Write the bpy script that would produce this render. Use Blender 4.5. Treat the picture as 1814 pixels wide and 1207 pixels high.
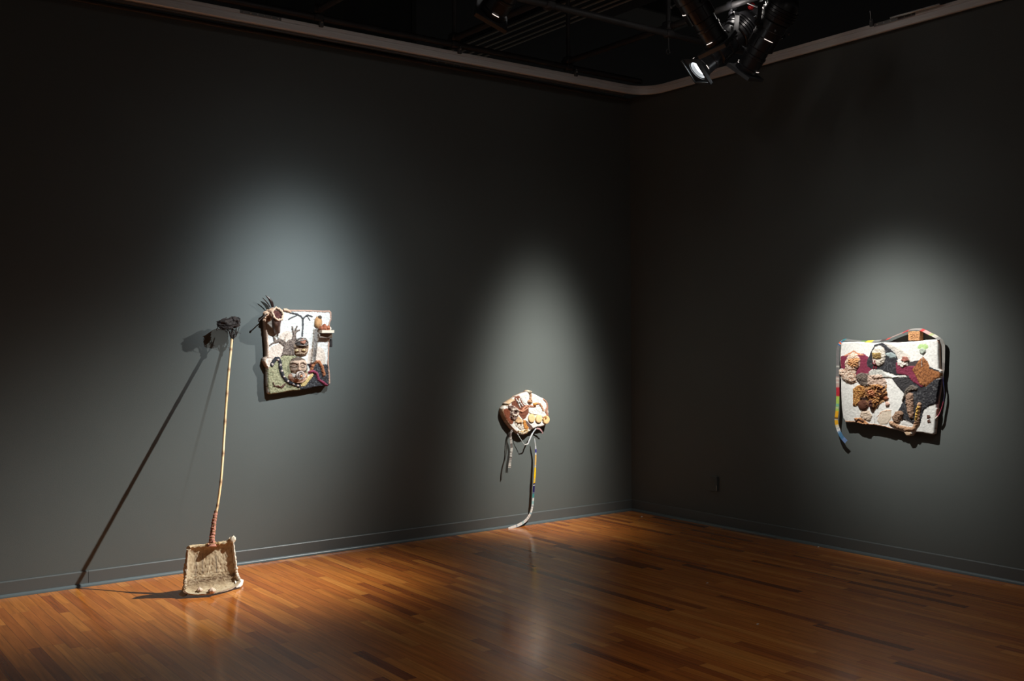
import bpy, math, random
import numpy as np
from mathutils import Vector, Matrix

# ------------------------------------------------------------------ camera, world, exposure
for _o in list(bpy.data.objects):
    bpy.data.objects.remove(_o)
SC = bpy.context.scene
COL = SC.collection
FPX, YAW, PIT, ROLL = 1827.16, 0.636703, -0.00194194, -0.00433724
CAM = np.array([-6.291565, -6.733625, 1.53])
_r = np.array([math.cos(YAW), -math.sin(YAW), 0.0])
_f = np.array([math.sin(YAW), math.cos(YAW), 0.0])
_u = np.array([0, 0, 1.0])
FWD = _f * math.cos(PIT) + _u * math.sin(PIT)
_up = -_f * math.sin(PIT) + _u * math.cos(PIT)
RT = _r * math.cos(ROLL) + _up * math.sin(ROLL)
UP = _up * math.cos(ROLL) - _r * math.sin(ROLL)
cam_data = bpy.data.cameras.new('camera')
cam = bpy.data.objects.new('camera', cam_data)
COL.objects.link(cam)
cam_data.sensor_width = 36.0
cam_data.lens = 36.0 * FPX / 1814.0
cam_data.clip_end = 60
cam.matrix_world = Matrix(((RT[0], UP[0], -FWD[0], CAM[0]), (RT[1], UP[1], -FWD[1], CAM[1]),
                           (RT[2], UP[2], -FWD[2], CAM[2]), (0, 0, 0, 1)))
SC.camera = cam
world = bpy.data.worlds.new('world')
SC.world = world
world.use_nodes = True
world.node_tree.nodes['Background'].inputs[0].default_value = (1.0, 0.95, 0.88, 1)
world.node_tree.nodes['Background'].inputs[1].default_value = 0.045
SC.view_settings.view_transform = 'Standard'
SC.view_settings.look = 'None'
SC.view_settings.gamma = 1
SC.view_settings.use_curve_mapping = False
SC.view_settings.exposure = 0.0

# lamp beams: lens position, aim point, watts, beam shape (tan half width x, tan half height y, falloff power, halo share, halo width), colour
BEAMS = {
    'pole':   ((-1.15, -1.90, 3.33), (-3.95, -0.45, 0.35), 1600, (0.22, 0.25, 2.6, 0.015, 0.7), (0.98, 0.98, 0.94)),
    'left':   ((-3.04, -2.17, 3.30), (-3.24, 0.0, 1.72), 540, (0.215, 0.225, 2.3, 0.03, 0.6), (0.86, 0.95, 1.0)),
    'middle': ((-0.97, -2.16, 3.30), (-1.06, 0.0, 0.76), 960, (0.18, 0.27, 2.6, 0.012, 0.6), (1.0, 0.97, 0.90)),
    'right':  ((-1.62, -2.49, 3.30), (0.0, -2.66, 1.34), 560, (0.27, 0.21, 2.8, 0.02, 0.7), (1.0, 0.98, 0.93)),
}

# ------------------------------------------------------------------ pixel <-> place helpers (photo frame 1814 x 1207)
def on_plane(px, py, ax, val):
    d = FWD + RT * (px - 907) / FPX - UP * (py - 603.5) / FPX
    t = (val - CAM[ax]) / d[ax]
    return CAM + d * t

def project(P):
    d = P - CAM
    z = d @ FWD
    return 907 + FPX * (d @ RT) / z, 603.5 - FPX * (d @ UP) / z

# ------------------------------------------------------------------ noise
def _hash(a, b, c, seed):
    n = (a * 374761393 + b * 668265263 + c * 2147483647 + seed * 974634777) & 0xffffffff
    n = ((n ^ (n >> 13)) * 1274126177) & 0xffffffff
    return ((n ^ (n >> 16)) & 0xffff) / 65535.0

def vnoise(x, y, z=0.0, seed=0):
    x, y = np.asarray(x, float), np.asarray(y, float)
    z = np.zeros_like(x) + z
    xi, yi, zi = np.floor(x).astype(np.int64), np.floor(y).astype(np.int64), np.floor(z).astype(np.int64)
    fx, fy, fz = x - xi, y - yi, z - zi
    fx, fy, fz = [t * t * (3 - 2 * t) for t in (fx, fy, fz)]
    r = 0
    for dx in (0, 1):
        for dy in (0, 1):
            for dz in (0, 1):
                w = (fx if dx else 1 - fx) * (fy if dy else 1 - fy) * (fz if dz else 1 - fz)
                r = r + w * _hash(xi + dx, yi + dy, zi + dz, seed)
    return r * 2 - 1

def fbm(x, y, z=0.0, seed=0, octv=3):
    r, a = 0, 1.0
    for k in range(octv):
        r = r + a * vnoise(np.asarray(x) * 2 ** k, np.asarray(y) * 2 ** k, np.asarray(z) * 2 ** k, seed + 17 * k)
        a *= 0.5
    return r

def lin(c):
    return tuple(((v / 255.0) / 12.92 if v / 255.0 <= 0.04045 else (((v / 255.0) + 0.055) / 1.055) ** 2.4) for v in c)

# ------------------------------------------------------------------ materials
def mat(name, col=(0.5, 0.5, 0.5), rough=0.6, metal=0.0, spec=0.5, bump=0.0, bscale=60.0, attr=False,
        var=0.0, vscale=20.0, coat=0.0, emit=None, estr=0.0, stretch=None, alpha=1.0, trans=0.0):
    m = bpy.data.materials.new(name)
    m.use_nodes = True
    nt = m.node_tree
    b = nt.nodes['Principled BSDF']
    b.inputs['Base Color'].default_value = (*col, 1)
    b.inputs['Roughness'].default_value = rough
    b.inputs['Metallic'].default_value = metal
    b.inputs['Specular IOR Level'].default_value = spec
    b.inputs['Coat Weight'].default_value = coat
    b.inputs['Alpha'].default_value = alpha
    b.inputs['Transmission Weight'].default_value = trans
    tc = nt.nodes.new('ShaderNodeTexCoord')
    mp = nt.nodes.new('ShaderNodeMapping')
    nt.links.new(tc.outputs['Object'], mp.inputs[0])
    if stretch:
        mp.inputs['Scale'].default_value = stretch
    src = None
    if attr:
        a = nt.nodes.new('ShaderNodeVertexColor')
        a.layer_name = 'paint'
        src = a.outputs[0]
    if var > 0 or attr:
        nz = nt.nodes.new('ShaderNodeTexNoise')
        nz.inputs['Scale'].default_value = vscale
        nz.inputs['Detail'].default_value = 6
        nt.links.new(mp.outputs[0], nz.inputs['Vector'])
        mr = nt.nodes.new('ShaderNodeMapRange')
        mr.inputs['From Min'].default_value = 0.3
        mr.inputs['From Max'].default_value = 0.7
        mr.inputs['To Min'].default_value = 1 - var
        mr.inputs['To Max'].default_value = 1 + var
        nt.links.new(nz.outputs[0], mr.inputs[0])
        mx = nt.nodes.new('ShaderNodeVectorMath')
        mx.operation = 'SCALE'
        if src is not None:
            nt.links.new(src, mx.inputs[0])
        else:
            mx.inputs[0].default_value = col
        nt.links.new(mr.outputs[0], mx.inputs['Scale'])
        nt.links.new(mx.outputs[0], b.inputs['Base Color'])
    if bump > 0:
        n2 = nt.nodes.new('ShaderNodeTexNoise')
        n2.inputs['Scale'].default_value = bscale
        n2.inputs['Detail'].default_value = 5
        nt.links.new(mp.outputs[0], n2.inputs['Vector'])
        bp = nt.nodes.new('ShaderNodeBump')
        bp.inputs['Strength'].default_value = bump
        bp.inputs['Distance'].default_value = 0.01
        nt.links.new(n2.outputs[0], bp.inputs['Height'])
        nt.links.new(bp.outputs[0], b.inputs['Normal'])
    if emit:
        b.inputs['Emission Color'].default_value = (*emit, 1)
        b.inputs['Emission Strength'].default_value = estr
    return m

def floor_material():
    m = bpy.data.materials.new('oiled_strip_wood_floor')
    m.use_nodes = True
    nt = m.node_tree
    N, L = nt.nodes, nt.links
    b = N['Principled BSDF']
    geo = N.new('ShaderNodeTexCoord')
    sp = N.new('ShaderNodeSeparateXYZ')
    L.new(geo.outputs['Object'], sp.inputs[0])
    def M(op, a, c=None, d=None):
        n = N.new('ShaderNodeMath')
        n.operation = op
        for i, v in enumerate((a, c, d)):
            if v is None:
                continue
            if isinstance(v, (int, float)):
                n.inputs[i].default_value = v
            else:
                L.new(v, n.inputs[i])
        return n.outputs[0]
    def WN(x, y, s=0.0):
        cb = N.new('ShaderNodeCombineXYZ')
        for i, v in enumerate((x, y)):
            if isinstance(v, (int, float)):
                cb.inputs[i].default_value = v
            else:
                L.new(v, cb.inputs[i])
        cb.inputs[2].default_value = s
        w = N.new('ShaderNodeTexWhiteNoise')
        w.noise_dimensions = '3D'
        L.new(cb.outputs[0], w.inputs[0])
        return w.outputs[0]
    W = 0.057
    xs = M('DIVIDE', sp.outputs[0], W)
    row = M('FLOOR', xs)
    fx = M('SUBTRACT', xs, row)
    plen = M('MULTIPLY_ADD', WN(row, 0.0, 3.1), 0.55, 0.45)
    ys = M('ADD', M('DIVIDE', sp.outputs[1], plen), M('MULTIPLY', WN(row, 0.0, 7.7), 9.0))
    cel = M('FLOOR', ys)
    fy = M('SUBTRACT', ys, cel)
    rnd = WN(row, cel, 1.3)
    rnd2 = WN(row, cel, 5.9)
    # grain
    cb = N.new('ShaderNodeCombineXYZ')
    L.new(M('MULTIPLY', sp.outputs[0], 55.0), cb.inputs[0])
    L.new(M('MULTIPLY', sp.outputs[1], 2.6), cb.inputs[1])
    L.new(M('MULTIPLY', rnd, 40.0), cb.inputs[2])
    g = N.new('ShaderNodeTexNoise')
    g.inputs['Scale'].default_value = 1.0
    g.inputs['Detail'].default_value = 6
    g.inputs['Distortion'].default_value = 0.6
    L.new(cb.outputs[0], g.inputs['Vector'])
    ramp = N.new('ShaderNodeValToRGB')
    e = ramp.color_ramp.elements
    e[0].position, e[0].color = 0.0, (0.20, 0.050, 0.013, 1)
    e[1].position, e[1].color = 1.0, (0.60, 0.225, 0.045, 1)
    for p, c in ((0.05, (0.31, 0.083, 0.018, 1)), (0.2, (0.43, 0.126, 0.023, 1)), (0.75, (0.51, 0.168, 0.029, 1))):
        k = e.new(p)
        k.color = c
    L.new(rnd, ramp.inputs[0])
    mr = N.new('ShaderNodeMapRange')
    mr.inputs['From Min'].default_value = 0.3
    mr.inputs['From Max'].default_value = 0.7
    mr.inputs['To Min'].default_value = 0.72
    mr.inputs['To Max'].default_value = 1.22
    L.new(g.outputs[0], mr.inputs[0])
    ex = M('MINIMUM', fx, M('SUBTRACT', 1.0, fx))
    ey = M('MULTIPLY', M('MINIMUM', fy, M('SUBTRACT', 1.0, fy)), M('DIVIDE', plen, W))
    ed = M('MINIMUM', ex, ey)
    seam = N.new('ShaderNodeMapRange')
    seam.inputs['From Min'].default_value = 0.0
    seam.inputs['From Max'].default_value = 0.03
    seam.inputs['To Min'].default_value = 0.35
    seam.inputs['To Max'].default_value = 1.0
    L.new(ed, seam.inputs[0])
    tot = M('MULTIPLY', mr.outputs[0], seam.outputs[0])
    sc = N.new('ShaderNodeVectorMath')
    sc.operation = 'SCALE'
    L.new(ramp.outputs[0], sc.inputs[0])
    L.new(tot, sc.inputs['Scale'])
    L.new(sc.outputs[0], b.inputs['Base Color'])
    # roughness
    n3 = N.new('ShaderNodeTexNoise')
    n3.inputs['Scale'].default_value = 3.0
    n3.inputs['Detail'].default_value = 4
    L.new(geo.outputs['Object'], n3.inputs['Vector'])
    ro = M('MULTIPLY_ADD', n3.outputs[0], 0.08, 0.115)
    L.new(M('ADD', ro, M('MULTIPLY', rnd2, 0.03)), b.inputs['Roughness'])
    b.inputs['Specular IOR Level'].default_value = 0.42
    bp = N.new('ShaderNodeBump')
    bp.inputs['Strength'].default_value = 0.18
    bp.inputs['Distance'].default_value = 0.0012
    L.new(M('ADD', M('MULTIPLY', seam.outputs[0], 0.6), M('ADD', M('MULTIPLY', g.outputs[0], 0.12), M('MULTIPLY', rnd2, 0.25))), bp.inputs['Height'])
    L.new(bp.outputs[0], b.inputs['Normal'])
    return m

WALL = mat('charcoal_wall_paint', (0.104, 0.117, 0.113), 0.62, spec=0.35, bump=0.05, bscale=180, var=0.03, vscale=2.5)
BASEP = mat('charcoal_baseboard_paint', (0.100, 0.112, 0.112), 0.42, spec=0.45, bump=0.03, bscale=90)
SHOE = mat('blue_grey_shoe_paint', (0.105, 0.132, 0.140), 0.35, spec=0.5)
FLOOR = floor_material()
DECK = mat('black_ceiling_paint', (0.012, 0.012, 0.013), 0.8, spec=0.2, var=0.2, vscale=3)
PIPE = mat('black_iron_pipe', (0.035, 0.034, 0.035), 0.5, spec=0.4, var=0.25, vscale=9)
DUCT = mat('dark_duct_metal', (0.018, 0.019, 0.017), 0.6, spec=0.3)
SLOTM = mat('dull_bronze_slot', (0.28, 0.23, 0.18), 0.5)
ALU = mat('brushed_aluminium', (0.90, 0.87, 0.85), 0.36, metal=0.12, var=0.1, vscale=5, bump=0.04, bscale=40, stretch=(1, 1, 60))
STEEL = mat('bright_steel', (0.7, 0.68, 0.66), 0.3, metal=0.9)
LBODY = mat('black_enamel_lamp_body', (0.018, 0.018, 0.020), 0.32, spec=0.6)
LFRAME = mat('grey_steel_accessory', (0.10, 0.105, 0.11), 0.45, metal=0.4)
GLASSLIT = mat('lit_lens_glass', (0.9, 0.9, 0.9), 0.1, emit=(0.93, 0.98, 1.0), estr=9.0)
LEAK = mat('light_leak_slot', (0.9, 0.9, 0.9), 0.3, emit=(1.0, 0.86, 0.78), estr=1.3)
TAPE = mat('beige_label_tape', (0.55, 0.50, 0.42), 0.6)
REDP = mat('red_plug_plastic', (0.45, 0.02, 0.02), 0.4)
PAINT = mat('painted_plaster_relief', attr=True, rough=0.82, spec=0.25, bump=0.22, bscale=240, var=0.07, vscale=90)
GLOSSP = mat('glazed_ceramic', attr=True, rough=0.28, spec=0.6, bump=0.2, bscale=200, var=0.15, vscale=80)
RIBM = mat('printed_plastic_ribbon', attr=True, rough=0.32, spec=0.55, var=0.12, vscale=70)
CLEARM = mat('clear_vinyl_ribbon', attr=True, rough=0.2, spec=0.6, var=0.35, vscale=70, alpha=0.55)
WOOD = mat('peeled_bamboo', attr=True, rough=0.55, var=0.12, vscale=30, stretch=(4, 4, 1))
TWIG = mat('dark_brown_root', (0.022, 0.013, 0.011), 0.7, var=0.4, vscale=60, bump=0.5, bscale=120)
PODM = mat('glossy_dark_seed_pod', (0.030, 0.016, 0.014), 0.25, spec=0.6, var=0.3, vscale=40)
SCRAP = mat('white_paper_scrap', (0.75, 0.7, 0.62), 0.8)

# ------------------------------------------------------------------ mesh helpers
class MB:
    def __init__(self):
        self.v, self.f, self.c = [], [], []
        self.has_col = False
    def add(self, vs, fs, col=None):
        n = len(self.v)
        self.v += [tuple(float(t) for t in p) for p in vs]
        self.f += [tuple(i + n for i in q) for q in fs]
        if col is None:
            self.c += [(0.5, 0.5, 0.5)] * len(vs)
        elif len(col) == 3 and not hasattr(col[0], '__len__'):
            self.c += [tuple(col)] * len(vs)
            self.has_col = True
        else:
            self.c += [tuple(float(t) for t in q) for q in col]
            self.has_col = True
        return self
    def box(self, c, s, R=None, col=None, bev=0.0):
        hx, hy, hz = [t / 2 for t in s]
        if bev > 0:
            vs, b = [], bev
            for sx in (-1, 1):
                for sy in (-1, 1):
                    for sz in (-1, 1):
                        vs += [(sx * (hx - b), sy * (hy - b), sz * hz), (sx * (hx - b), sy * hy, sz * (hz - b)), (sx * hx, sy * (hy - b), sz * (hz - b))]
            import bmesh
            bm = bmesh.new()
            for p in vs:
                bm.verts.new(p)
            bmesh.ops.convex_hull(bm, input=bm.verts)
            bm.verts.index_update()
            vs = [v.co.copy() for v in bm.verts]
            fs = [tuple(v.index for v in f.verts) for f in bm.faces]
            bm.free()
        else:
            vs = [(x, y, z) for x in (-hx, hx) for y in (-hy, hy) for z in (-hz, hz)]
            fs = [(0, 1, 3, 2), (4, 6, 7, 5), (0, 4, 5, 1), (2, 3, 7, 6), (0, 2, 6, 4), (1, 5, 7, 3)]
        out = []
        for p in vs:
            q = Vector(p)
            if R is not None:
                q = R @ q
            out.append(q + Vector(c))
        return self.add(out, fs, col)
    def tube(self, pts, rad, seg=10, col=None, cap=True, noise=0.0, seed=0):
        pts = [Vector(p) for p in pts]
        n = len(pts)
        if not hasattr(rad, '__len__'):
            rad = [rad] * n
        rr = random.Random(seed)
        vs, fs, cs = [], [], []
        t0 = (pts[1] - pts[0]).normalized()
        ref = Vector((0, 0, 1)) if abs(t0.z) < 0.9 else Vector((1, 0, 0))
        nrm = t0.cross(ref).normalized()
        for i, p in enumerate(pts):
            t = (pts[min(i + 1, n - 1)] - pts[max(i - 1, 0)]).normalized()
            nrm = (nrm - t * nrm.dot(t)).normalized()
            bn = t.cross(nrm)
            for k in range(seg):
                a = 2 * math.pi * k / seg
                r = rad[i] * (1 + noise * rr.uniform(-1, 1))
                vs.append(p + (nrm * math.cos(a) + bn * math.sin(a)) * r)
                if col is not None:
                    cs.append(col[i] if hasattr(col[0], '__len__') else col)
        for i in range(n - 1):
            for k in range(seg):
                a, b = i * seg + k, i * seg + (k + 1) % seg
                fs.append((a, b, b + seg, a + seg))
        if cap:
            fs.append(tuple(range(seg - 1, -1, -1)))
            fs.append(tuple((n - 1) * seg + k for k in range(seg)))
        return self.add(vs, fs, cs if cs else None)
    def lathe(self, prof, seg=32, M=None, a0=0.0, a1=2 * math.pi, col=None):
        full = abs(a1 - a0 - 2 * math.pi) < 1e-6
        ns = seg if full else seg + 1
        vs, fs = [], []
        for r, z in prof:
            for k in range(ns):
                a = a0 + (a1 - a0) * k / seg
                q = Vector((r * math.cos(a), r * math.sin(a), z))
                vs.append(M @ q if M is not None else q)
        for i in range(len(prof) - 1):
            for k in range(seg if full else seg):
                a, b = i * ns + k, i * ns + (k + 1) % ns
                fs.append((a, b, b + ns, a + ns))
        return self.add(vs, fs, col)
    def ball(self, c, r, seg=14, noise=0.0, freq=3.0, seed=0, col=None, R=None, col2=None):
        if not hasattr(r, '__len__'):
            r = (r, r, r)
        vs, fs, cs = [], [], []
        rings = seg // 2 + 2
        for i in range(rings + 1):
            th = math.pi * i / rings
            for k in range(seg):
                a = 2 * math.pi * k / seg
                d = Vector((math.sin(th) * math.cos(a), math.sin(th) * math.sin(a), math.cos(th)))
                nn = float(fbm(np.array([d.x * freq + 5]), np.array([d.y * freq + 9]), np.array([d.z * freq + 3]), seed, 2)[0])
                w = 1 + noise * nn
                q = Vector((d.x * r[0] * w, d.y * r[1] * w, d.z * r[2] * w))
                if R is not None:
                    q = R @ q
                vs.append(q + Vector(c))
                if col is not None:
                    t = min(1, max(0, 0.5 + nn)) if col2 is not None else 0
                    cs.append(tuple(col[j] * (1 - t) + (col2[j] if col2 else 0) * t for j in range(3)))
        for i in range(rings):
            for k in range(seg):
                a, b = i * seg + k, i * seg + (k + 1) % seg
                fs.append((a, a + seg, b + seg, b))
        return self.add(vs, fs, cs if cs else None)
    def ribbon(self, pts, wvec, width, cols=None, thick=0.0012, ndir=(0, -1, 0)):
        """flat strip with real thickness; wvec one vector or one per point"""
        n = len(pts)
        vs, cs, fs = [], [], []
        for i, p in enumerate(pts):
            p = Vector(p)
            w = Vector(wvec[i]) if hasattr(wvec[0], '__len__') else Vector(wvec)
            w = w.normalized()
            wd = width[i] if hasattr(width, '__len__') else width
            t = (Vector(pts[min(i + 1, n - 1)]) - Vector(pts[max(i - 1, 0)])).normalized()
            nn = t.cross(w)
            nn = nn.normalized() if nn.length > 1e-6 else Vector(ndir)
            for s, h in ((-1, -1), (1, -1), (1, 1), (-1, 1)):
                vs.append(p + w * (s * wd / 2) + nn * (h * thick / 2))
                if cols is not None:
                    cs.append(cols[i])
        for i in range(n - 1):
            for k in range(4):
                a, b = i * 4 + k, i * 4 + (k + 1) % 4
                fs.append((a, b, b + 4, a + 4))
        fs.append((3, 2, 1, 0))
        fs.append(tuple((n - 1) * 4 + k for k in range(4)))
        return self.add(vs, fs, cs if cs else None)
    def build(self, name, m, parent=None, smooth=True, fix=True):
        me = bpy.data.meshes.new(name)
        me.from_pydata(self.v, [], self.f)
        if fix:
            import bmesh
            bm = bmesh.new()
            bm.from_mesh(me)
            bmesh.ops.recalc_face_normals(bm, faces=bm.faces)
            bm.to_mesh(me)
            bm.free()
        if self.has_col:
            ca = me.color_attributes.new('paint', 'FLOAT_COLOR', 'POINT')
            arr = np.ones((len(self.v), 4), np.float32)
            arr[:, :3] = np.array(self.c, np.float32)
            ca.data.foreach_set('color', arr.ravel())
        me.materials.append(m)
        o = bpy.data.objects.new(name, me)
        COL.objects.link(o)
        if parent is not None:
            o.parent = parent
        if smooth:
            me.shade_smooth()
            me.set_sharp_from_angle(angle=math.radians(38))
        return o

def tag(o, label=None, cat=None, group=None, kind=None):
    if label: o['label'] = label
    if cat: o['category'] = cat
    if group: o['group'] = group
    if kind: o['kind'] = kind
    return o

def empty(name, loc, rz=0.0):
    o = bpy.data.objects.new(name, None)
    COL.objects.link(o)
    o.location = loc
    o.rotation_euler = (0, 0, rz)
    o.empty_display_size = 0.1
    return o

def smooth_path(pts, n=6):
    P = [np.array(p, float) for p in pts]
    out = []
    for i in range(len(P) - 1):
        p0, p1, p2, p3 = P[max(i - 1, 0)], P[i], P[i + 1], P[min(i + 2, len(P) - 1)]
        for k in range(n):
            t = k / n
            out.append(0.5 * ((2 * p1) + (-p0 + p2) * t + (2 * p0 - 5 * p1 + 4 * p2 - p3) * t * t + (-p0 + 3 * p1 - 3 * p2 + p3) * t ** 3))
    out.append(P[-1])
    return out

# ------------------------------------------------------------------ the room
def struct(name, mb, m, **k):
    return tag(mb.build(name, m, **k), kind='structure')

WT = 3.655      # top of the gallery walls
struct('floor', MB().box((-3.9, -4.4, -0.05), (10.2, 9.6, 0.1)), FLOOR, smooth=False)
struct('wall_left', MB().box((-4.4, 0.075, WT / 2), (9.2, 0.15, WT)), WALL, smooth=False)
struct('wall_right', MB().box((0.1, -4.5, WT / 2), (0.2, 9.0, WT)), WALL, smooth=False)
struct('ceiling', MB().box((0.5, 0.5, 4.95), (19.4, 19.4, 0.1)), DECK, smooth=False)

def baseboard(axis):
    """face of the board 95 mm tall with an eased top, 9 mm proud of the wall"""
    prof = [(0.0, 0.0), (0.009, 0.0), (0.009, 0.091), (0.006, 0.096), (0.0, 0.097)]
    mb = MB()
    if axis == 'x':
        runs = [(-9.0, -4.604), (-4.602, -0.0)]
    else:
        runs = [(-9.0, -3.9), (-3.898, -0.009)]
    for a, b in runs:
        vs = []
        for t in (a, b):
            for d, z in prof:
                vs.append((t, -d, z) if axis == 'x' else (-d, t, z))
        n = len(prof)
        fs = [(k, (k + 1) % n, (k + 1) % n + n, k + n) for k in range(n)] + [tuple(range(n)), tuple(range(2 * n - 1, n - 1, -1))]
        mb.add(vs, fs)
    return mb
struct('baseboard_left', baseboard('x'), BASEP, smooth=False)
struct('baseboard_right', baseboard('y'), BASEP, smooth=False)

def shoe(axis):
    prof = [(0.009, 0.0), (0.024, 0.0), (0.0235, 0.008), (0.020, 0.014), (0.015, 0.0185), (0.009, 0.020)]
    mb = MB()
    vs = []
    for t in ((-9.0, -0.009) if axis == 'x' else (-9.0, -0.024)):
        for d, z in prof:
            vs.append((t, -d, z) if axis == 'x' else (-d, t, z))
    n = len(prof)
    fs = [(k, (k + 1) % n, (k + 1) % n + n, k + n) for k in range(n)] + [tuple(range(n)), tuple(range(2 * n - 1, n - 1, -1))]
    return mb.add(vs, fs)
struct('trim_1', shoe('x'), SHOE)
struct('trim_2', shoe('y'), SHOE)
# thin cap strip under the rail on the left wall
struct('trim_3', MB().box((-4.5, -0.012, WT - 0.02), (8.95, 0.024, 0.016), bev=0.002), mat('worn_cap_strip', (0.10, 0.09, 0.08), 0.5), smooth=False)

# curved aluminium rail -----------------------------------------------------
RZ0, RZ1 = 3.614, 3.687
RY, RX = -0.257, -0.050
RR = 0.22
def rail_path():
    pts = [((-9.0, RY), (0, -1)), ((RX - RR, RY), (0, -1))]
    for k in range(1, 16):
        a = math.pi / 2 * k / 15
        pts.append(((RX - RR + RR * math.sin(a), RY - RR + RR * math.cos(a)), (-math.sin(a), -math.cos(a))))
    pts.append(((RX, -9.0), (-1, 0)))
    return pts
def rail_sweep(prof, path):
    mb, n = MB(), len(prof)
    vs = []
    for (p, nn) in path:
        for d, z in prof:
            vs.append((p[0] + nn[0] * d, p[1] + nn[1] * d, z))
    fs = []
    for i in range(len(path) - 1):
        for k in range(n):
            a, b = i * n + k, i * n + (k + 1) % n
            fs.append((a, b, b + n, a + n))
    fs += [tuple(range(n)), tuple((len(path) - 1) * n + k for k in range(n))]
    return mb.add(vs, fs)
h = RZ1 - RZ0
rail = empty('curtain_rail', (RX - RR, RY, RZ0))
tag(rail, 'brushed aluminium rail along the tops of both walls, curving round the room corner', 'rail')
def at_rail(o):
    o.parent = rail
    o.location = -Vector(rail.location)
    return o
prof = [(-0.012, RZ0), (0.006, RZ0), (0.010, RZ0 + 0.004), (0.010, RZ0 + 0.035), (-0.002, RZ0 + 0.0365), (-0.002, RZ0 + 0.047),
        (0.010, RZ0 + 0.049), (0.010, RZ1 - 0.003), (0.006, RZ1), (-0.012, RZ1)]
at_rail(rail_sweep(prof, rail_path()).build('rail_track', ALU))
# lower channel lip hung a little behind the face of the straight run
lip = [(-0.050, RZ0 - 0.012), (-0.030, RZ0 - 0.012), (-0.030, RZ0 - 0.004), (-0.012, RZ0 - 0.004), (-0.012, RZ0 + 0.010), (-0.050, RZ0 + 0.010)]
at_rail(rail_sweep(lip, rail_path()[:2]).build('lower_channel', mat('dull_channel', (0.16, 0.15, 0.14), 0.5, metal=0.5), smooth=False))
for (px, py) in ((425, 20), (476, 30)):
    pass
def splice(a, b, side):
    mb = MB()
    if side == 'x':
        L = b - a
        mb.box(((a + b) / 2, RY - 0.0115, RZ1 - 0.013), (L, 0.003, 0.022), bev=0.0005)
    else:
        mb.box((RX - 0.0115, (a + b) / 2, RZ1 - 0.013), (0.003, b - a, 0.022), bev=0.0005)
    o = at_rail(mb.build('splice_plate', mat('splice_steel', (0.22, 0.21, 0.20), 0.4, metal=0.7), smooth=False))
    n = 6
    for k in range(n):
        t = a + (b - a) * (k + 0.5) / n
        s = MB()
        c = Vector((t, RY - 0.0145, RZ1 - 0.013)) if side == 'x' else Vector((RX - 0.0145, t, RZ1 - 0.013))
        s.ball(c, 0.0045, 8)
        so = s.build('screw', STEEL)
        so.parent = o
xa, xb = on_plane(424, 20, 1, RY)[0], on_plane(497, 33, 1, RY)[0]
splice(xa, xb, 'x')
ya, yb = on_plane(1550, 47, 0, RX)[1], on_plane(1623, 28, 0, RX)[1]
splice(yb, ya, 'y')

# pipe grid -------------------------------------------------------------------
GZ = 3.735
XN = [-8.72, -7.61, -6.5, -5.38, -4.27, -3.15, -2.03, -0.925]
YN = [-8.1, -6.96, -5.83, -4.69, -3.56, -2.51, -1.40, -0.262]
PR = 0.024
def pipe(a, b, nm='grid_pipe', r=PR):
    a, b = Vector(a), Vector(b)
    mb = MB()
    mb.tube([Vector((0, 0, 0)), b - a], r, 14)
    o = mb.build(nm, PIPE)
    o.location = a
    return o
ylab = {7: 'black grid pipe running just above the aluminium rail of the left wall',
        6: 'black grid pipe crossing the ceiling second out from the left wall',
        5: 'black grid pipe third out from the left wall, over the lamps'}
xlab = {7: 'black cross pipe carrying the cluster of lamps near the room corner',
        6: 'black cross pipe meeting the rail pipe left of the corner cluster, under the ceiling slots',
        5: 'black cross pipe behind the single lamp at the top of the picture'}
for j in (7, 6, 5):
    o = pipe((-8.9, YN[j], GZ), (-0.12 if j > 5 else -1.15, YN[j], GZ))
    tag(o, ylab[j], 'pipe', 'pipe grid')
for i in (7, 6, 5):
    o = pipe((XN[i], -8.6, GZ + (0.0 if i < 0 else 2 * PR)), (XN[i], -0.20, GZ + 2 * PR))
    tag(o, xlab[i], 'pipe', 'pipe grid')
# hangers from the deck to the pipe crossings, with a clamp on each
hl = {(7, 7): 'thin black hanger rod above the rail nearest the room corner', (6, 7): 'thin black hanger rod at the middle rail bracket',
      (5, 7): 'thin black hanger rod above the leftmost rail bracket', (7, 6): 'thin black hanger rod just left of the lamp cluster, above a dangling eye bolt',
      (6, 6): 'thin black hanger rod right of the single top lamp'}
for (i, j), lb in hl.items():
    r0 = empty('hanger_rod', (XN[i], YN[j], GZ + 2 * PR))
    MB().tube([(0, 0, PR - 0.004), (0, 0, 4.9 - GZ - 2 * PR)], 0.019, 10).build('rod', PIPE, r0)
    c = MB()
    c.box((0, 0, 0.005), (0.075, 0.075, 0.062), bev=0.01)
    c.box((0, 0, -0.052), (0.07, 0.07, 0.05), bev=0.01)
    c.build('clamp', PIPE, r0)
    MB().tube([(0.03, 0.03, -0.075), (0.03, 0.03, 0.05)], 0.006, 8).build('bolt', STEEL if j == 7 else PIPE, r0)
    tag(r0, lb, 'hanger', 'hanger rods of the pipe grid')
    if (i, j) == (7, 6):
        e = MB().tube([(0, 0, -0.07), (0, 0, -0.16)], 0.004, 8)
        e.tube([(0.018 * math.cos(t), 0.006, -0.178 + 0.018 * math.sin(t)) for t in np.linspace(0, 2 * math.pi, 17)], 0.004, 6)
        e.build('eye_bolt', PIPE, r0)
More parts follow.
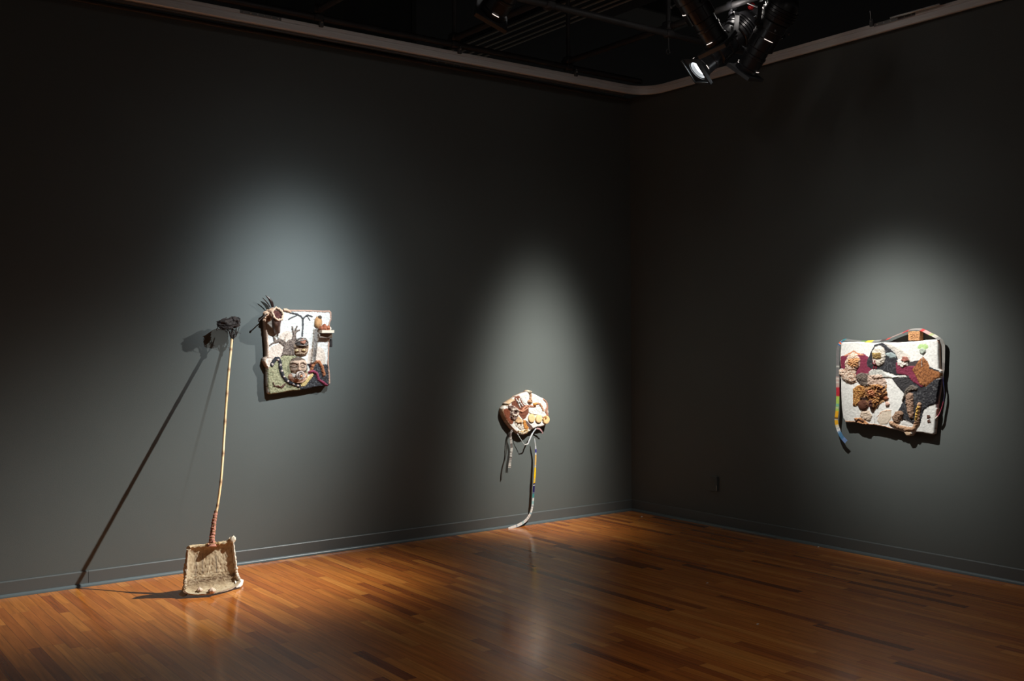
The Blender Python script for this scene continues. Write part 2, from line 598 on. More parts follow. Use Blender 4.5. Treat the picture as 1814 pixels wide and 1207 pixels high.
# rail brackets between pipe and rail
def bracket(p, d, lb):
    r0 = empty('rail_bracket', (p[0], p[1], RZ1))
    nx, ny = d
    b = MB()
    b.box((nx * 0.012, ny * 0.012, 0.008), (0.030, 0.030, 0.050), bev=0.003)
    b.build('bracket_body', LFRAME, r0)
    MB().ball((nx * 0.03, ny * 0.03, 0.016), 0.006, 10).build('bolt_head', STEEL, r0)
    MB().ball((nx * 0.03, ny * 0.03, 0.032), 0.004, 8).build('bolt_head', STEEL, r0)
    MB().tube([(nx * 0.03, ny * 0.03, 0.03), (nx * 0.012 - 0.02, ny * 0.012, 0.06), (nx * 0.01 - 0.028, ny * 0.01, 0.085)], 0.003, 8).build('hook', STEEL, r0)
    tag(r0, lb, 'bracket', 'small brackets along the aluminium rail')
for px, py, lb in ((567, 38, 'small bolted bracket on the aluminium rail, leftmost one seen'),
                   (812, 92, 'small bolted bracket on the aluminium rail below the single top lamp'),
                   (1018, 130, 'small bolted bracket on the aluminium rail left of the curved corner')):
    p = on_plane(px, py, 1, RY)
    bracket((p[0], RY), (0, -1), lb)
p = on_plane(1547, 42, 0, RX)
bracket((RX, p[1]), (-1, 0), 'small bolted bracket on the aluminium rail of the right wall')
o = MB().box((0, 0, 0), (0.012, 0.36, 0.014), bev=0.003).build('conduit_strip', STEEL)
q = on_plane(1620, 20, 0, -0.10)
o.location = (-0.10, q[1], q[2])
tag(o, 'short pale metal strip lying just above the right wall rail', 'metal strip')

# ceiling slots and ducts
sl = empty('linear_diffuser', (-0.6, 1.2, 4.3))
MB().box((0.02, -0.95, 0.03), (0.62, 3.5, 0.04)).build('housing', DECK, sl, smooth=False)
for k, dx in enumerate((-0.25, -0.15, -0.05, 0.05, 0.13)):
    MB().box((dx, -0.95, 0.004), (0.009, 3.5, 0.012)).build('slot_blade', SLOTM, sl, smooth=False)
tag(sl, 'long ceiling air diffuser with thin parallel slots near the room corner', 'air diffuser')
d0 = empty('air_duct', (-2.3, 0.55, 4.28))
MB().box((-0.25, 0.2, 0.0), (1.3, 0.5, 1.0), bev=0.01).build('duct_body', DUCT, d0, smooth=False)
MB().box((0.37, 0.2, 0.0), (0.04, 0.53, 1.03)).build('flange', DUCT, d0, smooth=False)
tag(d0, 'large square dark duct above the rail left of the single top lamp', 'duct')
d1 = empty('air_duct', (0.3, -0.2, 4.62))
MB().box((-0.25, 0.35, 0.0), (1.5, 0.45, 0.34), bev=0.01).build('duct_body', DUCT, d1, smooth=False)
tag(d1, 'low dark duct crossing behind the pipes beside the ceiling slots', 'duct')

# ------------------------------------------------------------------ theatre lamps
def beam_nodes(ld, shape):
    """the beam of a profile spotlight: a soft-edged core and a faint halo, measured from the beam axis"""
    wx, wy, pw, halo, hw = shape
    ld.use_nodes = True
    nt = ld.node_tree
    em = nt.nodes['Emission']
    tc = nt.nodes.new('ShaderNodeTexCoord')
    sp = nt.nodes.new('ShaderNodeSeparateXYZ')
    nt.links.new(tc.outputs['Normal'], sp.inputs[0])
    def M(op, a, b=None):
        n = nt.nodes.new('ShaderNodeMath')
        n.operation = op
        for i, v in enumerate((a, b)):
            if v is None:
                continue
            if isinstance(v, (int, float)):
                n.inputs[i].default_value = v
            else:
                nt.links.new(v, n.inputs[i])
        return n.outputs[0]
    z = M('MAXIMUM', M('ABSOLUTE', sp.outputs[2]), 0.02)
    tx, ty = M('DIVIDE', sp.outputs[0], z), M('DIVIDE', sp.outputs[1], z)
    def bell(ax, ay, p):
        r2 = M('ADD', M('POWER', M('ABSOLUTE', M('DIVIDE', tx, ax)), 2.0), M('POWER', M('ABSOLUTE', M('DIVIDE', ty, ay)), 2.0))
        return M('EXPONENT', M('MULTIPLY', M('POWER', r2, p / 2.0), -1.0))
    g = M('ADD', bell(wx, wy, pw), M('MULTIPLY', bell(hw, hw, 2.0), halo))
    nt.links.new(g, em.inputs['Strength'])

def lamp(lens, aim, label, lit=None, pipe_x=None, pipe_y=None, roll=0.0, scale=1.0, leaks=True, plug=False):
    L = Vector(lens)
    back = (L - Vector(aim)).normalized()
    Z = back
    X = Vector((0, 0, 1)).cross(Z).normalized()
    Y = Z.cross(X)
    if roll:
        Rr = Matrix.Rotation(roll, 3, Z)
        X2, Y2 = Rr @ X, Rr @ Y
    else:
        X2, Y2 = X, Y
    pivot = Z * (0.30 * scale)
    root = empty('theatre_spotlight', L + pivot)
    def MM(off=0.0, x=X2, y=Y2):
        return Matrix(((x[0], y[0], Z[0], Z[0] * off - pivot[0]), (x[1], y[1], Z[1], Z[1] * off - pivot[1]),
                       (x[2], y[2], Z[2], Z[2] * off - pivot[2]), (0, 0, 0, 1)))
    s = scale
    M0 = MM()
    R3 = M0.to_3x3()
    lt = MB()
    lt.lathe([(0.066 * s, 0.03 * s), (0.066 * s, 0.0), (0.076 * s, -0.004 * s), (0.080 * s, 0.004 * s), (0.080 * s, 0.03 * s), (0.074 * s, 0.036 * s),
              (0.074 * s, 0.10 * s), (0.078 * s, 0.105 * s), (0.078 * s, 0.118 * s), (0.072 * s, 0.122 * s), (0.072 * s, 0.17 * s)], 40, M0)
    lt.build('lens_tube', LBODY, root)
    ln = MB()
    ln.lathe([(0.0, 0.012 * s), (0.03 * s, 0.014 * s), (0.05 * s, 0.019 * s), (0.064 * s, 0.026 * s), (0.064 * s, 0.032 * s), (0.0, 0.032 * s)], 32, M0)
    ln.build('lens', GLASSLIT if lit else LBODY, root)
    # gel frame holder: square plate with round hole and three folded channels
    gh = MB()
    hs = 0.096 * s
    n = 40
    vs, fs = [], []
    for zz in (-0.006 * s, -0.002 * s):
        for k in range(n):
            a = 2 * math.pi * k / n
            sq = hs / max(abs(math.cos(a)), abs(math.sin(a)))
            for rad in (0.072 * s, sq):
                vs.append(M0 @ Vector((rad * math.cos(a), rad * math.sin(a), zz)))
    for k in range(n):
        k2 = (k + 1) % n
        a, b, c, d = 2 * k, 2 * k + 1, 2 * k2 + 1, 2 * k2
        o2 = 2 * n
        fs += [(a, b, c, d), (a + o2, d + o2, c + o2, b + o2), (b, b + o2, c + o2, c), (a, d, d + o2, a + o2)]
    gh.add(vs, fs)
    for sx, sy in ((1, 0), (-1, 0), (0, -1)):
        c = M0 @ Vector((sx * hs, sy * hs, -0.014 * s))
        gh.box(c, ((0.004 if sx else 2 * hs) * 1.0, (0.004 if sy else 2 * hs), 0.022 * s), R3)
        c = M0 @ Vector((sx * (hs - 0.008 * s), sy * (hs - 0.008 * s), -0.025 * s))
        gh.box(c, ((0.016 * s if sx else 2 * hs), (0.016 * s if sy else 2 * hs), 0.002), R3)
    gh.build('gel_frame_holder', LFRAME, root, smooth=False)
    br = MB()
    br.lathe([(0.070 * s, 0.16 * s), (0.086 * s, 0.17 * s), (0.086 * s, 0.245 * s), (0.090 * s, 0.25 * s), (0.090 * s, 0.30 * s), (0.095 * s, 0.305 * s),
              (0.095 * s, 0.355 * s), (0.088 * s, 0.36 * s)], 40, M0)
    for k in range(10):
        a = 2 * math.pi * k / 10
        rr = M0.to_3x3() @ Matrix.Rotation(a, 3, 'Z')
        c = M0 @ Vector((0.089 * s * math.cos(a), 0.089 * s * math.sin(a), 0.208 * s))
        br.box(c, (0.007 * s, 0.010 * s, 0.07 * s), rr)
    br.build('barrel', LBODY, root)
    rf = MB()
    rf.lathe([(0.088 * s, 0.36 * s), (0.104 * s, 0.368 * s), (0.108 * s, 0.40 * s), (0.106 * s, 0.44 * s), (0.096 * s, 0.485 * s), (0.078 * s, 0.52 * s),
              (0.052 * s, 0.54 * s), (0.052 * s, 0.55 * s), (0.0, 0.55 * s)], 40, M0)
    for zz in (0.39, 0.41, 0.43, 0.45):
        rf.lathe([(0.104 * s, zz * s), (0.114 * s, (zz + 0.002) * s), (0.114 * s, (zz + 0.006) * s), (0.104 * s, (zz + 0.009) * s)], 40, M0)
    rf.build('reflector_housing', LBODY, root)
    cp = MB()
    cp.lathe([(0.040 * s, 0.545 * s), (0.044 * s, 0.56 * s), (0.044 * s, 0.60 * s), (0.036 * s, 0.63 * s), (0.014 * s, 0.64 * s), (0.0, 0.64 * s)], 28, M0)
    cp.build('lamp_cap', LBODY, root)
    if leaks:
        for a0, a1 in leaks if isinstance(leaks, (list, tuple)) else ((0.3, 1.1), (1.5, 1.9), (3.6, 4.3)):
            lk = MB()
            lk.lathe([(0.0875 * s, 0.2455 * s), (0.0915 * s, 0.2455 * s), (0.0915 * s, 0.2485 * s), (0.0875 * s, 0.2485 * s)], 14, M0, a0, a1)
            lk.build('light_slit', LEAK, root)
            lk = MB()
            lk.lathe([(0.0800 * s, 0.0300 * s), (0.0812 * s, 0.0300 * s), (0.0812 * s, 0.0335 * s), (0.0800 * s, 0.0335 * s)], 14, M0, a0 + 0.9, a1 + 0.7)
            lk.build('light_slit', LEAK, root)
    tp = MB()
    tp.lathe([(0.0955 * s, 0.312 * s), (0.0965 * s, 0.312 * s), (0.0965 * s, 0.345 * s), (0.0955 * s, 0.345 * s)], 6, M0, 0.9, 1.25)
    tp.build('label_tape', TAPE, root)
    # shutter handles
    for a in (0.7, 2.3, 3.9, 5.4):
        sh = MB()
        c0 = M0 @ Vector((0.085 * s * math.cos(a), 0.085 * s * math.sin(a), 0.327 * s))
        c1 = M0 @ Vector((0.125 * s * math.cos(a), 0.125 * s * math.sin(a), 0.327 * s))
        sh.tube([c0, c1], 0.004, 8)
        sh.ball(c1, 0.009 * s, 8)
        sh.build('shutter_handle', LFRAME, root)
    # yoke: world upright
    px = pipe_x if pipe_x is not None else L[0] + pivot[0]
    py = pipe_y if pipe_y is not None else L[1] + pivot[1]
    pz = (GZ + 2 * PR) if pipe_x is not None else GZ
    P = L + pivot
    top = Vector((px, py, pz)) - P
    if pipe_x is not None:
        top[1] = 0.0
    else:
        top[0] = 0.0
    ylen = top.length - 0.075
    yd = top.normalized()
    hx = 0.118 * s
    side = X - yd * X.dot(yd)
    side.normalize()
    yk = MB()
    pts = [side * hx - yd * 0.03, side * hx + yd * (ylen - 0.04), side * (hx - 0.02) + yd * (ylen - 0.008), side * 0.03 + yd * ylen,
           -side * 0.03 + yd * ylen, -side * (hx - 0.02) + yd * (ylen - 0.008), -side * hx + yd * (ylen - 0.04), -side * hx - yd * 0.03]
    yk.ribbon(pts, tuple(side.cross(yd)), 0.032, thick=0.004)
    yk.build('yoke', LBODY, root, smooth=False)
    for sg in (-1, 1):
        kb = MB()
        kb.tube([side * sg * (hx - 0.03), side * sg * (hx + 0.012)], 0.011 * s, 12)
        kb.tube([side * sg * (hx + 0.010), side * sg * (hx + 0.03)], [0.017 * s, 0.015 * s], 6)
        kb.build('yoke_knob', LBODY, root)
    cl = MB()
    ax = Vector((0, 1, 0)) if pipe_x is not None else Vector((1, 0, 0))
    cc = top
    e1 = yd
    e2 = ax.cross(e1).normalized()
    arc = [cc + (e1 * math.cos(t) + e2 * math.sin(t)) * (PR + 0.009) for t in np.linspace(-2.3, 2.2, 18)]
    cl.ribbon(arc, tuple(ax), 0.035, thick=0.012)
    cl.tube([yd * (ylen - 0.01), cc - yd * (PR + 0.004)], 0.010, 10)
    cl.box(yd * (ylen + 0.018), (0.03, 0.03, 0.028), bev=0.004)
    cl.build('pipe_clamp', LBODY, root)
    cb = MB()
    c0 = M0 @ Vector((0, 0, 0.635 * s))
    c3 = cc + ax * 0.22 + Vector((0, 0, -0.02))
    path = smooth_path([c0, c0 + Z * 0.05 + Vector((0, 0, -0.02)), (c0 + c3) / 2 + Vector((0, 0, -0.10)), c3], 6)
    cb.tube(path, 0.0055, 8)
    cb.build('power_cable', LBODY, root)
    if plug:
        pb = MB()
        pc = M0 @ Vector((0.05 * s, 0.05 * s, 0.60 * s))
        pb.box(pc, (0.03, 0.03, 0.045), R3, bev=0.005)
        pb.build('plug', REDP, root)
    if lit:
        pos, aimp, watts, shape, colr = lit
        ld = bpy.data.lights.new('lamp_beam', 'SPOT')
        ld.energy = watts
        ld.spot_size = math.radians(110)
        ld.spot_blend = 1.0
        beam_nodes(ld, shape)
        ld.color = colr
        ld.shadow_soft_size = 0.018
        lo = bpy.data.objects.new('lamp_beam', ld)
        COL.objects.link(lo)
        lo.parent = root
        sp_ = bpy.data.lights.new('added_spill', 'POINT')  # bare point light added outside the housing to lift the rail and pipes
        sp_.energy = 2.6 if pipe_x == XN[5] else 0.8
        sp_.color = (1.0, 0.93, 0.88)
        sp_.shadow_soft_size = 0.03
        so2 = bpy.data.objects.new('added_spill', sp_)
        COL.objects.link(so2)
        so2.parent = root
        so2.location = M0 @ Vector((0, 0.17 * s, 0.43 * s))
        d = (Vector(aimp) - Vector(pos)).normalized()
        lo.rotation_euler = d.to_track_quat('-Z', 'Y').to_euler()
        lo.location = Vector(pos) - (L + pivot) + d * 0.035
    tag(root, label, 'spotlight', 'black spotlights hanging from the pipe grid')
    return root

B = BEAMS
lamp(B['pole'][0], B['pole'][1], 'black spotlight with its bright white lens showing, lowest of the corner cluster', B['pole'],
     pipe_x=XN[7], roll=0.35, leaks=((0.2, 0.7), (2.0, 2.6)), plug=True)
lamp(B['left'][0], B['left'][1], 'black spotlight hanging alone at the top edge, left of the ceiling slots', B['left'], pipe_x=XN[5], roll=-0.5)
lamp(B['middle'][0], B['middle'][1], 'black spotlight pointing down and left at the right side of the corner cluster', B['middle'],
     pipe_x=XN[7], roll=0.2, plug=True)
lamp(B['right'][0], B['right'][1], 'black spotlight pointing down and right, upper left of the corner cluster', B['right'], pipe_y=YN[5], roll=0.3)

# two wide floods added above the frame, unseen, to brighten the open floor
o = pipe((XN[4], -8.6, GZ + 2 * PR), (XN[4], -0.20, GZ + 2 * PR))
tag(o, 'black cross pipe fourth out from the right wall', 'pipe', 'pipe grid')
o = pipe((-8.9, YN[3], GZ), (-0.12, YN[3], GZ))
tag(o, 'black grid pipe fifth out from the left wall', 'pipe', 'pipe grid')
for (x, y, wt, lb) in ((-4.6, YN[3], 58, 'added black wide spotlight, out of view, brightening the open floor nearer the camera'), (-2.0, YN[3], 34, 'added black wide spotlight, out of view, brightening the open floor nearer the right wall')):
    p_ = (x, y, 3.15)
    lamp(p_, (x + 0.15, y + 0.35, 0.0), lb, (p_, (x + 0.35, y + 0.8, 0.0), wt, (0.80, 0.80, 2.8, 0.0, 0.5), (1.0, 0.96, 0.92)), pipe_y=y, leaks=False)

# ------------------------------------------------------------------ wall frames and relief builder
class Frame:
    """local axes of a thing hung on a wall: x to the right, y into the wall, z up"""
    def __init__(s, wall, px, py, ox, oy, sc):
        s.wall = wall
        s.ax = 1 if wall == 'left' else 0
        P = on_plane(px, py, s.ax, 0.0)
        s.o = np.array([P[0], 0.0, P[2]]) if wall == 'left' else np.array([0.0, P[1], P[2]])
        s.ox, s.oy, s.sc = ox, oy, sc
    def root(s, name):
        return empty(name, tuple(s.o), 0.0 if s.wall == 'left' else -math.pi / 2)
    def uv(s, cx, cy, d):
        """zoom coordinates -> local (u, v) at distance d off the wall"""
        P = on_plane(s.ox + cx / s.sc, s.oy + cy / s.sc, s.ax, -d)
        return ((P[0] - s.o[0]) if s.wall == 'left' else (s.o[1] - P[1])), P[2] - s.o[2]
    def p(s, cx, cy, d):
        u, v = s.uv(cx, cy, d)
        return Vector((u, -d, v))
    def crop(s, u, v, d):
        u, v = np.asarray(u), np.asarray(v)
        if s.wall == 'left':
            P = np.stack([s.o[0] + u, np.full_like(u, -d), s.o[2] + v], -1)
        else:
            P = np.stack([np.full_like(u, -d), s.o[1] - u, s.o[2] + v], -1)
        px, py = project(P)
        return (px - s.ox) * s.sc, (py - s.oy) * s.sc

def seg_dist(x, y, pts, closed):
    n = len(pts)
    best = np.full(np.shape(x), 1e9)
    bx, by = np.zeros_like(best), np.zeros_like(best)
    for i in range(n if closed else n - 1):
        x0, y0 = pts[i]
        x1, y1 = pts[(i + 1) % n]
        dx, dy = x1 - x0, y1 - y0
        t = np.clip(((x - x0) * dx + (y - y0) * dy) / (dx * dx + dy * dy + 1e-12), 0, 1)
        qx, qy = x0 + t * dx, y0 + t * dy
        d = np.hypot(x - qx, y - qy)
        m = d < best
        best = np.where(m, d, best)
        bx, by = np.where(m, qx, bx), np.where(m, qy, by)
    return best, bx, by

def inside(x, y, pts):
    r = np.zeros(np.shape(x), bool)
    n = len(pts)
    for i in range(n):
        x0, y0 = pts[i]
        x1, y1 = pts[(i + 1) % n]
        if y0 == y1:
            continue
        c = ((y0 > y) != (y1 > y)) & (x < (x1 - x0) * (y - y0) / (y1 - y0) + x0)
        r ^= c
    return r

def relief(fr, outline, base, thick, layers, step=0.003, edge=0.012, rough=0.002, rfreq=90, colour=(236, 235, 230),
           dome=False, wob=3.0, seed=1, back=0.0, edge_wob=0.002, side_col=None):
    """a slab (or dome) whose face is modelled and painted by layers given in zoom coordinates"""
    T = base + thick
    out = [fr.uv(a, b, T if not dome else base + thick * 0.3) for a, b in outline]
    xs, ys = [p[0] for p in out], [p[1] for p in out]
    u = np.arange(min(xs) - 2 * step, max(xs) + 2.01 * step, step)
    v = np.arange(min(ys) - 2 * step, max(ys) + 2.01 * step, step)
    U, V = np.meshgrid(u, v)
    ins = inside(U, V, out)
    if edge_wob:
        pass
    d, qx, qy = seg_dist(U, V, out, True)
    cell = ins[:-1, :-1] | ins[1:, :-1] | ins[:-1, 1:] | ins[1:, 1:]
    used = np.zeros_like(ins)
    used[:-1, :-1] |= cell; used[1:, :-1] |= cell; used[:-1, 1:] |= cell; used[1:, 1:] |= cell
    snap = used & ~ins
    U = np.where(snap, qx, U)
    V = np.where(snap, qy, V)
    sd = np.where(ins, d, 0.0)
    cx, cy = fr.crop(U, V, T)
    wx = cx + wob * fbm(U * 120, V * 120, 0.0, seed + 3)
    wy = cy + wob * fbm(U * 120, V * 120, 7.0, seed + 5)
    H = np.zeros_like(U)
    C = np.zeros(U.shape + (3,)) + np.array(lin(colour))
    for ly in layers:
        kind = ly[0]
        if kind == 'P':
            _, pts, c, hh, soft = ly[:5]
            m = inside(wx, wy, pts)
            dd, _, _ = seg_dist(wx, wy, pts, True)
            w = np.where(m, np.clip(dd / max(soft, 0.01), 0, 1), 0)
            H = np.where(m, H + hh * np.sqrt(w), H)
            sel = m
        elif kind == 'L':
            _, pts, wd, c, hh = ly[:5]
            dd, _, _ = seg_dist(wx, wy, pts, False)
            sel = dd < wd / 2
            H = np.where(sel, H + hh * np.sqrt(np.clip(1 - (2 * dd / wd) ** 2, 0, 1)), H)
        elif kind == 'E':
            _, ex, ey, rx, ry, c, hh = ly[:7]
            q = ((wx - ex) / rx) ** 2 + ((wy - ey) / ry) ** 2
            sel = q < 1
            H = np.where(sel, H + hh * np.sqrt(np.clip(1 - q, 0, 1)), H)
        elif kind == 'R':      # ring
            _, ex, ey, rx, ry, wd, c, hh = ly[:8]
            q = np.abs(np.sqrt(((wx - ex) / rx) ** 2 + ((wy - ey) / ry) ** 2) - 1) / wd
            sel = q < 1
            H = np.where(sel, H + hh * np.sqrt(np.clip(1 - q * q, 0, 1)), H)
        extra = ly[-1] if isinstance(ly[-1], dict) else {}
        if c is not None:
            cc = np.zeros(U.shape + (3,)) + np.array(lin(c))
            if 'speck' in extra:
                c2, fq, th = extra['speck']
                k = vnoise(U * fq, V * fq, 3.0, seed + 11) > th
                cc = np.where(k[..., None], np.array(lin(c2)), cc)
            if 'bump' in extra:
                H = np.where(sel, H + 0.6 * extra['bump'] * fbm(U * 120, V * 160, 2.0, seed + 8), H)
            C = np.where(sel[..., None], cc, C)
    nz = fbm(U * rfreq, V * rfreq, 1.0, seed, 3)
    if dome:
        mx = max(1e-6, float(sd.max()))
        t = np.clip(sd / mx, 0, 1)
        prof = np.sqrt(np.clip(1 - (1 - t) ** 2, 0, 1))
        Y = base + thick * prof + H * np.clip(t * 6, 0, 1) + rough * nz * np.clip(t * 4, 0, 1)
    else:
        r = np.clip(sd, 0, edge)
        drop = edge - np.sqrt(np.clip(edge ** 2 - (edge - r) ** 2, 0, None))
        Y = T - drop + (H + rough * nz) * np.clip(sd / (edge * 0.4), 0, 1)
    C = C * 0.80
    C = C * (1 + 0.10 * nz[..., None])
    idx = -np.ones(U.shape, int)
    idx[used] = np.arange(used.sum())
    vs = list(zip(U[used].tolist(), (-Y[used]).tolist(), V[used].tolist()))
    cs = list(map(tuple, C[used].tolist()))
    fs = []
    ci, cj = np.nonzero(cell)
    quads = np.stack([idx[ci, cj], idx[ci, cj + 1], idx[ci + 1, cj + 1], idx[ci + 1, cj]], 1)
    fs = [tuple(q) for q in quads.tolist()]
    # side wall back to the wall plane
    from collections import defaultdict
    ec = {}
    for q in fs:
        for k in range(4):
            a, b = q[k], q[(k + 1) % 4]
            if (b, a) in ec:
                del ec[(b, a)]
            else:
                ec[(a, b)] = 1
    remap = {}
    sc = lin(side_col) if side_col else None
    for (a, b) in ec:
        for t in (a, b):
            if t not in remap:
                remap[t] = len(vs)
                vs.append((vs[t][0], -(back if back else base), vs[t][2]))
                cs.append(sc if sc else tuple(x * 0.9 for x in cs[t]))
    for (a, b) in ec:
        fs.append((b, a, remap[a], remap[b]))
    mb = MB()
    mb.add(vs, fs, cs)
    return mb

def px_poly(fr, pts):
    return pts

# ------------------------------------------------------------------ LEFT RELIEF
fr = Frame('left', 530, 690, 450, 510, 5.75)
root = fr.root('wall_relief')
tag(root, 'white plaster wall relief with horn cup, shelf and mask face, behind the pole sculpture', 'artwork')
TH = 0.045
outl = [(118, 262), (150, 240), (300, 222), (420, 224), (560, 226), (700, 232), (775, 230), (792, 246), (794, 330), (778, 356), (776, 480), (770, 640),
        (766, 780), (776, 880), (778, 975), (760, 1002), (640, 1012), (540, 1034), (470, 1046), (380, 1052), (260, 1075), (165, 1088), (146, 1070),
        (136, 960), (134, 815), (120, 795), (96, 745), (100, 722), (128, 700), (128, 600), (118, 480), (108, 330)]
GREEN = (164, 160, 128)
layers = [
    ('R', 340, 545, 88, 100, 0.04, (200, 180, 165), 0.001),
    ('P', [(252, 480), (300, 450), (360, 450), (395, 480), (420, 560), (300, 560), (262, 520)], (224, 208, 194), 0.001, 10),
    ('P', [(138, 800), (138, 660), (180, 600), (240, 572), (300, 580), (300, 700), (200, 760)], (226, 208, 194), 0.001, 10),
    ('P', [(560, 640), (600, 605), (660, 595), (710, 630), (730, 700), (726, 776), (540, 776)], (226, 210, 196), 0.001, 10),
    ('P', [(134, 820), (190, 770), (262, 720), (300, 690), (420, 690), (470, 720), (545, 776), (545, 900), (500, 980), (470, 1000), (476, 1050), (160, 1090), (140, 1000)], GREEN, 0.003, 12,
     {'speck': ((128, 128, 98), 150, 0.3), 'bump': 0.0015}),
    ('P', [(536, 772), (770, 782), (790, 1005), (640, 1014), (470, 1050), (462, 1000), (520, 930), (600, 880)], (50, 50, 54), 0.003, 12, {'speck': ((88, 88, 92), 150, 0.35), 'bump': 0.002}),
    ('P', [(470, 1008), (465, 985), (520, 940), (555, 900), (598, 872), (604, 890), (565, 945), (520, 1000)], (214, 190, 132), 0.004, 8, {'bump': 0.0015}),
    # grey tree with open hands
    ('P', [(268, 712), (290, 650), (300, 600), (250, 558), (190, 575), (152, 600), (150, 582), (200, 548), (190, 500), (204, 496), (232, 530), (252, 512),
           (300, 530), (330, 555), (350, 530), (385, 520), (392, 470), (378, 395), (396, 392), (408, 440), (430, 384), (444, 390), (432, 432), (468, 422), (468, 437),
           (428, 460), (430, 510), (448, 545), (420, 600), (410, 690), (300, 690)], (138, 122, 112), 0.008, 9, {'speck': ((98, 86, 80), 170, 0.1), 'bump': 0.002}),
    ('P', [(300, 530), (318, 480), (335, 455), (345, 470), (326, 510), (318, 545)], (190, 172, 158), 0.003, 5),
    # inverted branch
    ('L', [(490, 492), (496, 400), (496, 312), (470, 288), (440, 268), (372, 256)], 19, (84, 84, 86), 0.006),
    ('L', [(440, 276), (352, 322)], 14, (96, 96, 98), 0.005),
    ('L', [(498, 312), (542, 278), (592, 292)], 16, (84, 84, 86), 0.006),
    ('L', [(538, 285), (568, 328)], 13, (96, 96, 98), 0.005),
    ('L', [(243, 512), (240, 452)], 12, (150, 146, 138), 0.005),
    # upright beam
    ('P', [(604, 420), (652, 420), (640, 600), (620, 770), (578, 770), (592, 600)], (150, 144, 138), 0.010, 6, {'speck': ((120, 112, 106), 60, 0.2)}),
    ('L', [(650, 425), (634, 600), (612, 770)], 9, (214, 202, 190), 0.012),
    ('L', [(606, 425), (594, 600), (580, 770)], 7, (200, 188, 176), 0.010),
    ('E', 582, 790, 24, 22, (70, 34, 34), 0.006),
    # snake
    ('L', [(180, 785), (200, 745), (222, 722), (248, 722), (262, 760), (268, 820), (290, 895), (325, 940), (370, 972), (455, 1000)], 38, (50, 50, 56), 0.010),
    # worms
    ('L', [(572, 860), (592, 800), (625, 755), (660, 755), (688, 800), (712, 888)], 32, (172, 112, 78), 0.011),
    ('L', [(560, 860), (602, 850), (636, 868), (656, 935), (700, 965), (740, 996)], 26, (140, 58, 84), 0.009),
    ('P', [(188, 962), (196, 958), (210, 1000), (240, 992), (270, 1004), (322, 968), (316, 990), (286, 1026), (236, 1012), (196, 1006)], (98, 68, 60), 0.008, 8),
    # rim
    ('R', 0, 0, 1, 1, 0.001, None, 0),
]
for (a, b) in ((182, 778), (238, 735), (262, 788), (276, 846), (300, 905), (340, 950), (396, 984), (440, 996)):
    layers.append(('E', a, b, 11, 11, (216, 200, 192), 0.003))
# raised clay rim following the outline
rim = outl + [outl[0]]
layers.append(('L', [(q[0] + (8 if q[0] < 300 else (-8 if q[0] > 700 else 0)), q[1] + (7 if q[1] < 300 else 0)) for q in rim[:15]], 24, (196, 160, 142), 0.005, {'bump': 0.001}))
layers.append(('L', [(q[0] + 8, q[1]) for q in [(134, 815), (120, 795), (98, 745), (104, 722), (128, 700), (128, 600), (118, 480), (108, 330), (118, 262)]], 26, (205, 178, 158), 0.006, {'bump': 0.001}))
relief(fr, outl, 0.004, TH, layers, step=0.0026, rough=0.0016, seed=3, side_col=(70, 52, 42)).build('panel', PAINT, root, fix=False)

# mask face
mk = [(366, 760), (385, 725), (430, 706), (480, 708), (520, 728), (546, 770), (548, 820), (536, 860), (510, 885), (455, 892), (405, 880), (372, 850), (362, 800)]
relief(fr, mk, TH, 0.045, [
    ('P', [(360, 700), (560, 700), (560, 745), (500, 735), (455, 740), (400, 742), (362, 770)], (96, 82, 72), 0.004, 10),
    ('L', [(382, 778), (410, 762), (442, 775)], 16, (116, 96, 82), 0.010), ('L', [(470, 775), (500, 760), (532, 778)], 16, (116, 96, 82), 0.010),
    ('E', 414, 806, 26, 14, (92, 76, 66), -0.004), ('E', 500, 806, 26, 14, (92, 76, 66), -0.004),
    ('E', 414, 806, 18, 9, (182, 156, 136), 0.006), ('E', 500, 806, 18, 9, (182, 156, 136), 0.006),
    ('L', [(456, 775), (455, 835)], 22, (200, 168, 146), 0.012), ('E', 455, 838, 24, 13, (196, 164, 142), 0.010),
    ('L', [(372, 848), (410, 856)], 10, (48, 40, 38), 0.001), ('L', [(500, 852), (545, 848)], 10, (48, 40, 38), 0.001),
    ('P', [(548, 770), (570, 775), (565, 830), (540, 850)], (92, 92, 96), 0.002, 4)],
    step=0.0022, rough=0.0008, colour=(198, 170, 150), dome=True, seed=8).build('mask_face', PAINT, root, fix=False)
# offering bowl with spiral shell
bw = [(345, 895), (372, 868), (410, 872), (455, 880), (505, 872), (542, 868), (548, 900), (530, 945), (490, 974), (440, 976), (385, 962), (348, 930)]
relief(fr, bw, TH, 0.030, [
    ('P', [(390, 862), (520, 858), (522, 905), (500, 932), (420, 935), (395, 905)], (214, 204, 194), 0.006, 8, {'bump': 0.003}),
    ('L', [(352, 925), (400, 962), (450, 972), (500, 962), (534, 928)], 12, (226, 190, 170), 0.007)],
    step=0.0022, rough=0.0012, colour=(190, 146, 122), dome=True, seed=12).build('bowl', PAINT, root, fix=False)
c = fr.p(466, 898, TH + 0.045)
sp = MB()
pts, rad = [], []
for k in range(60):
    t = k / 59
    a = t * 4.6 * math.pi
    r_ = 0.030 * (1 - t) + 0.002
    pts.append(c + Vector((r_ * math.cos(a), -0.022 * t, r_ * math.sin(a))))
    rad.append(0.0085 * (1 - 0.6 * t))
sp.tube(pts, rad, 8, col=[lin((176, 160, 150)) if k % 8 < 5 else lin((110, 92, 86)) for k in range(60)])
sp.ball(c + Vector((0, -0.024, 0)), 0.009, 10, col=lin((206, 140, 100)))
sp.build('spiral_shell', GLOSSP, root)
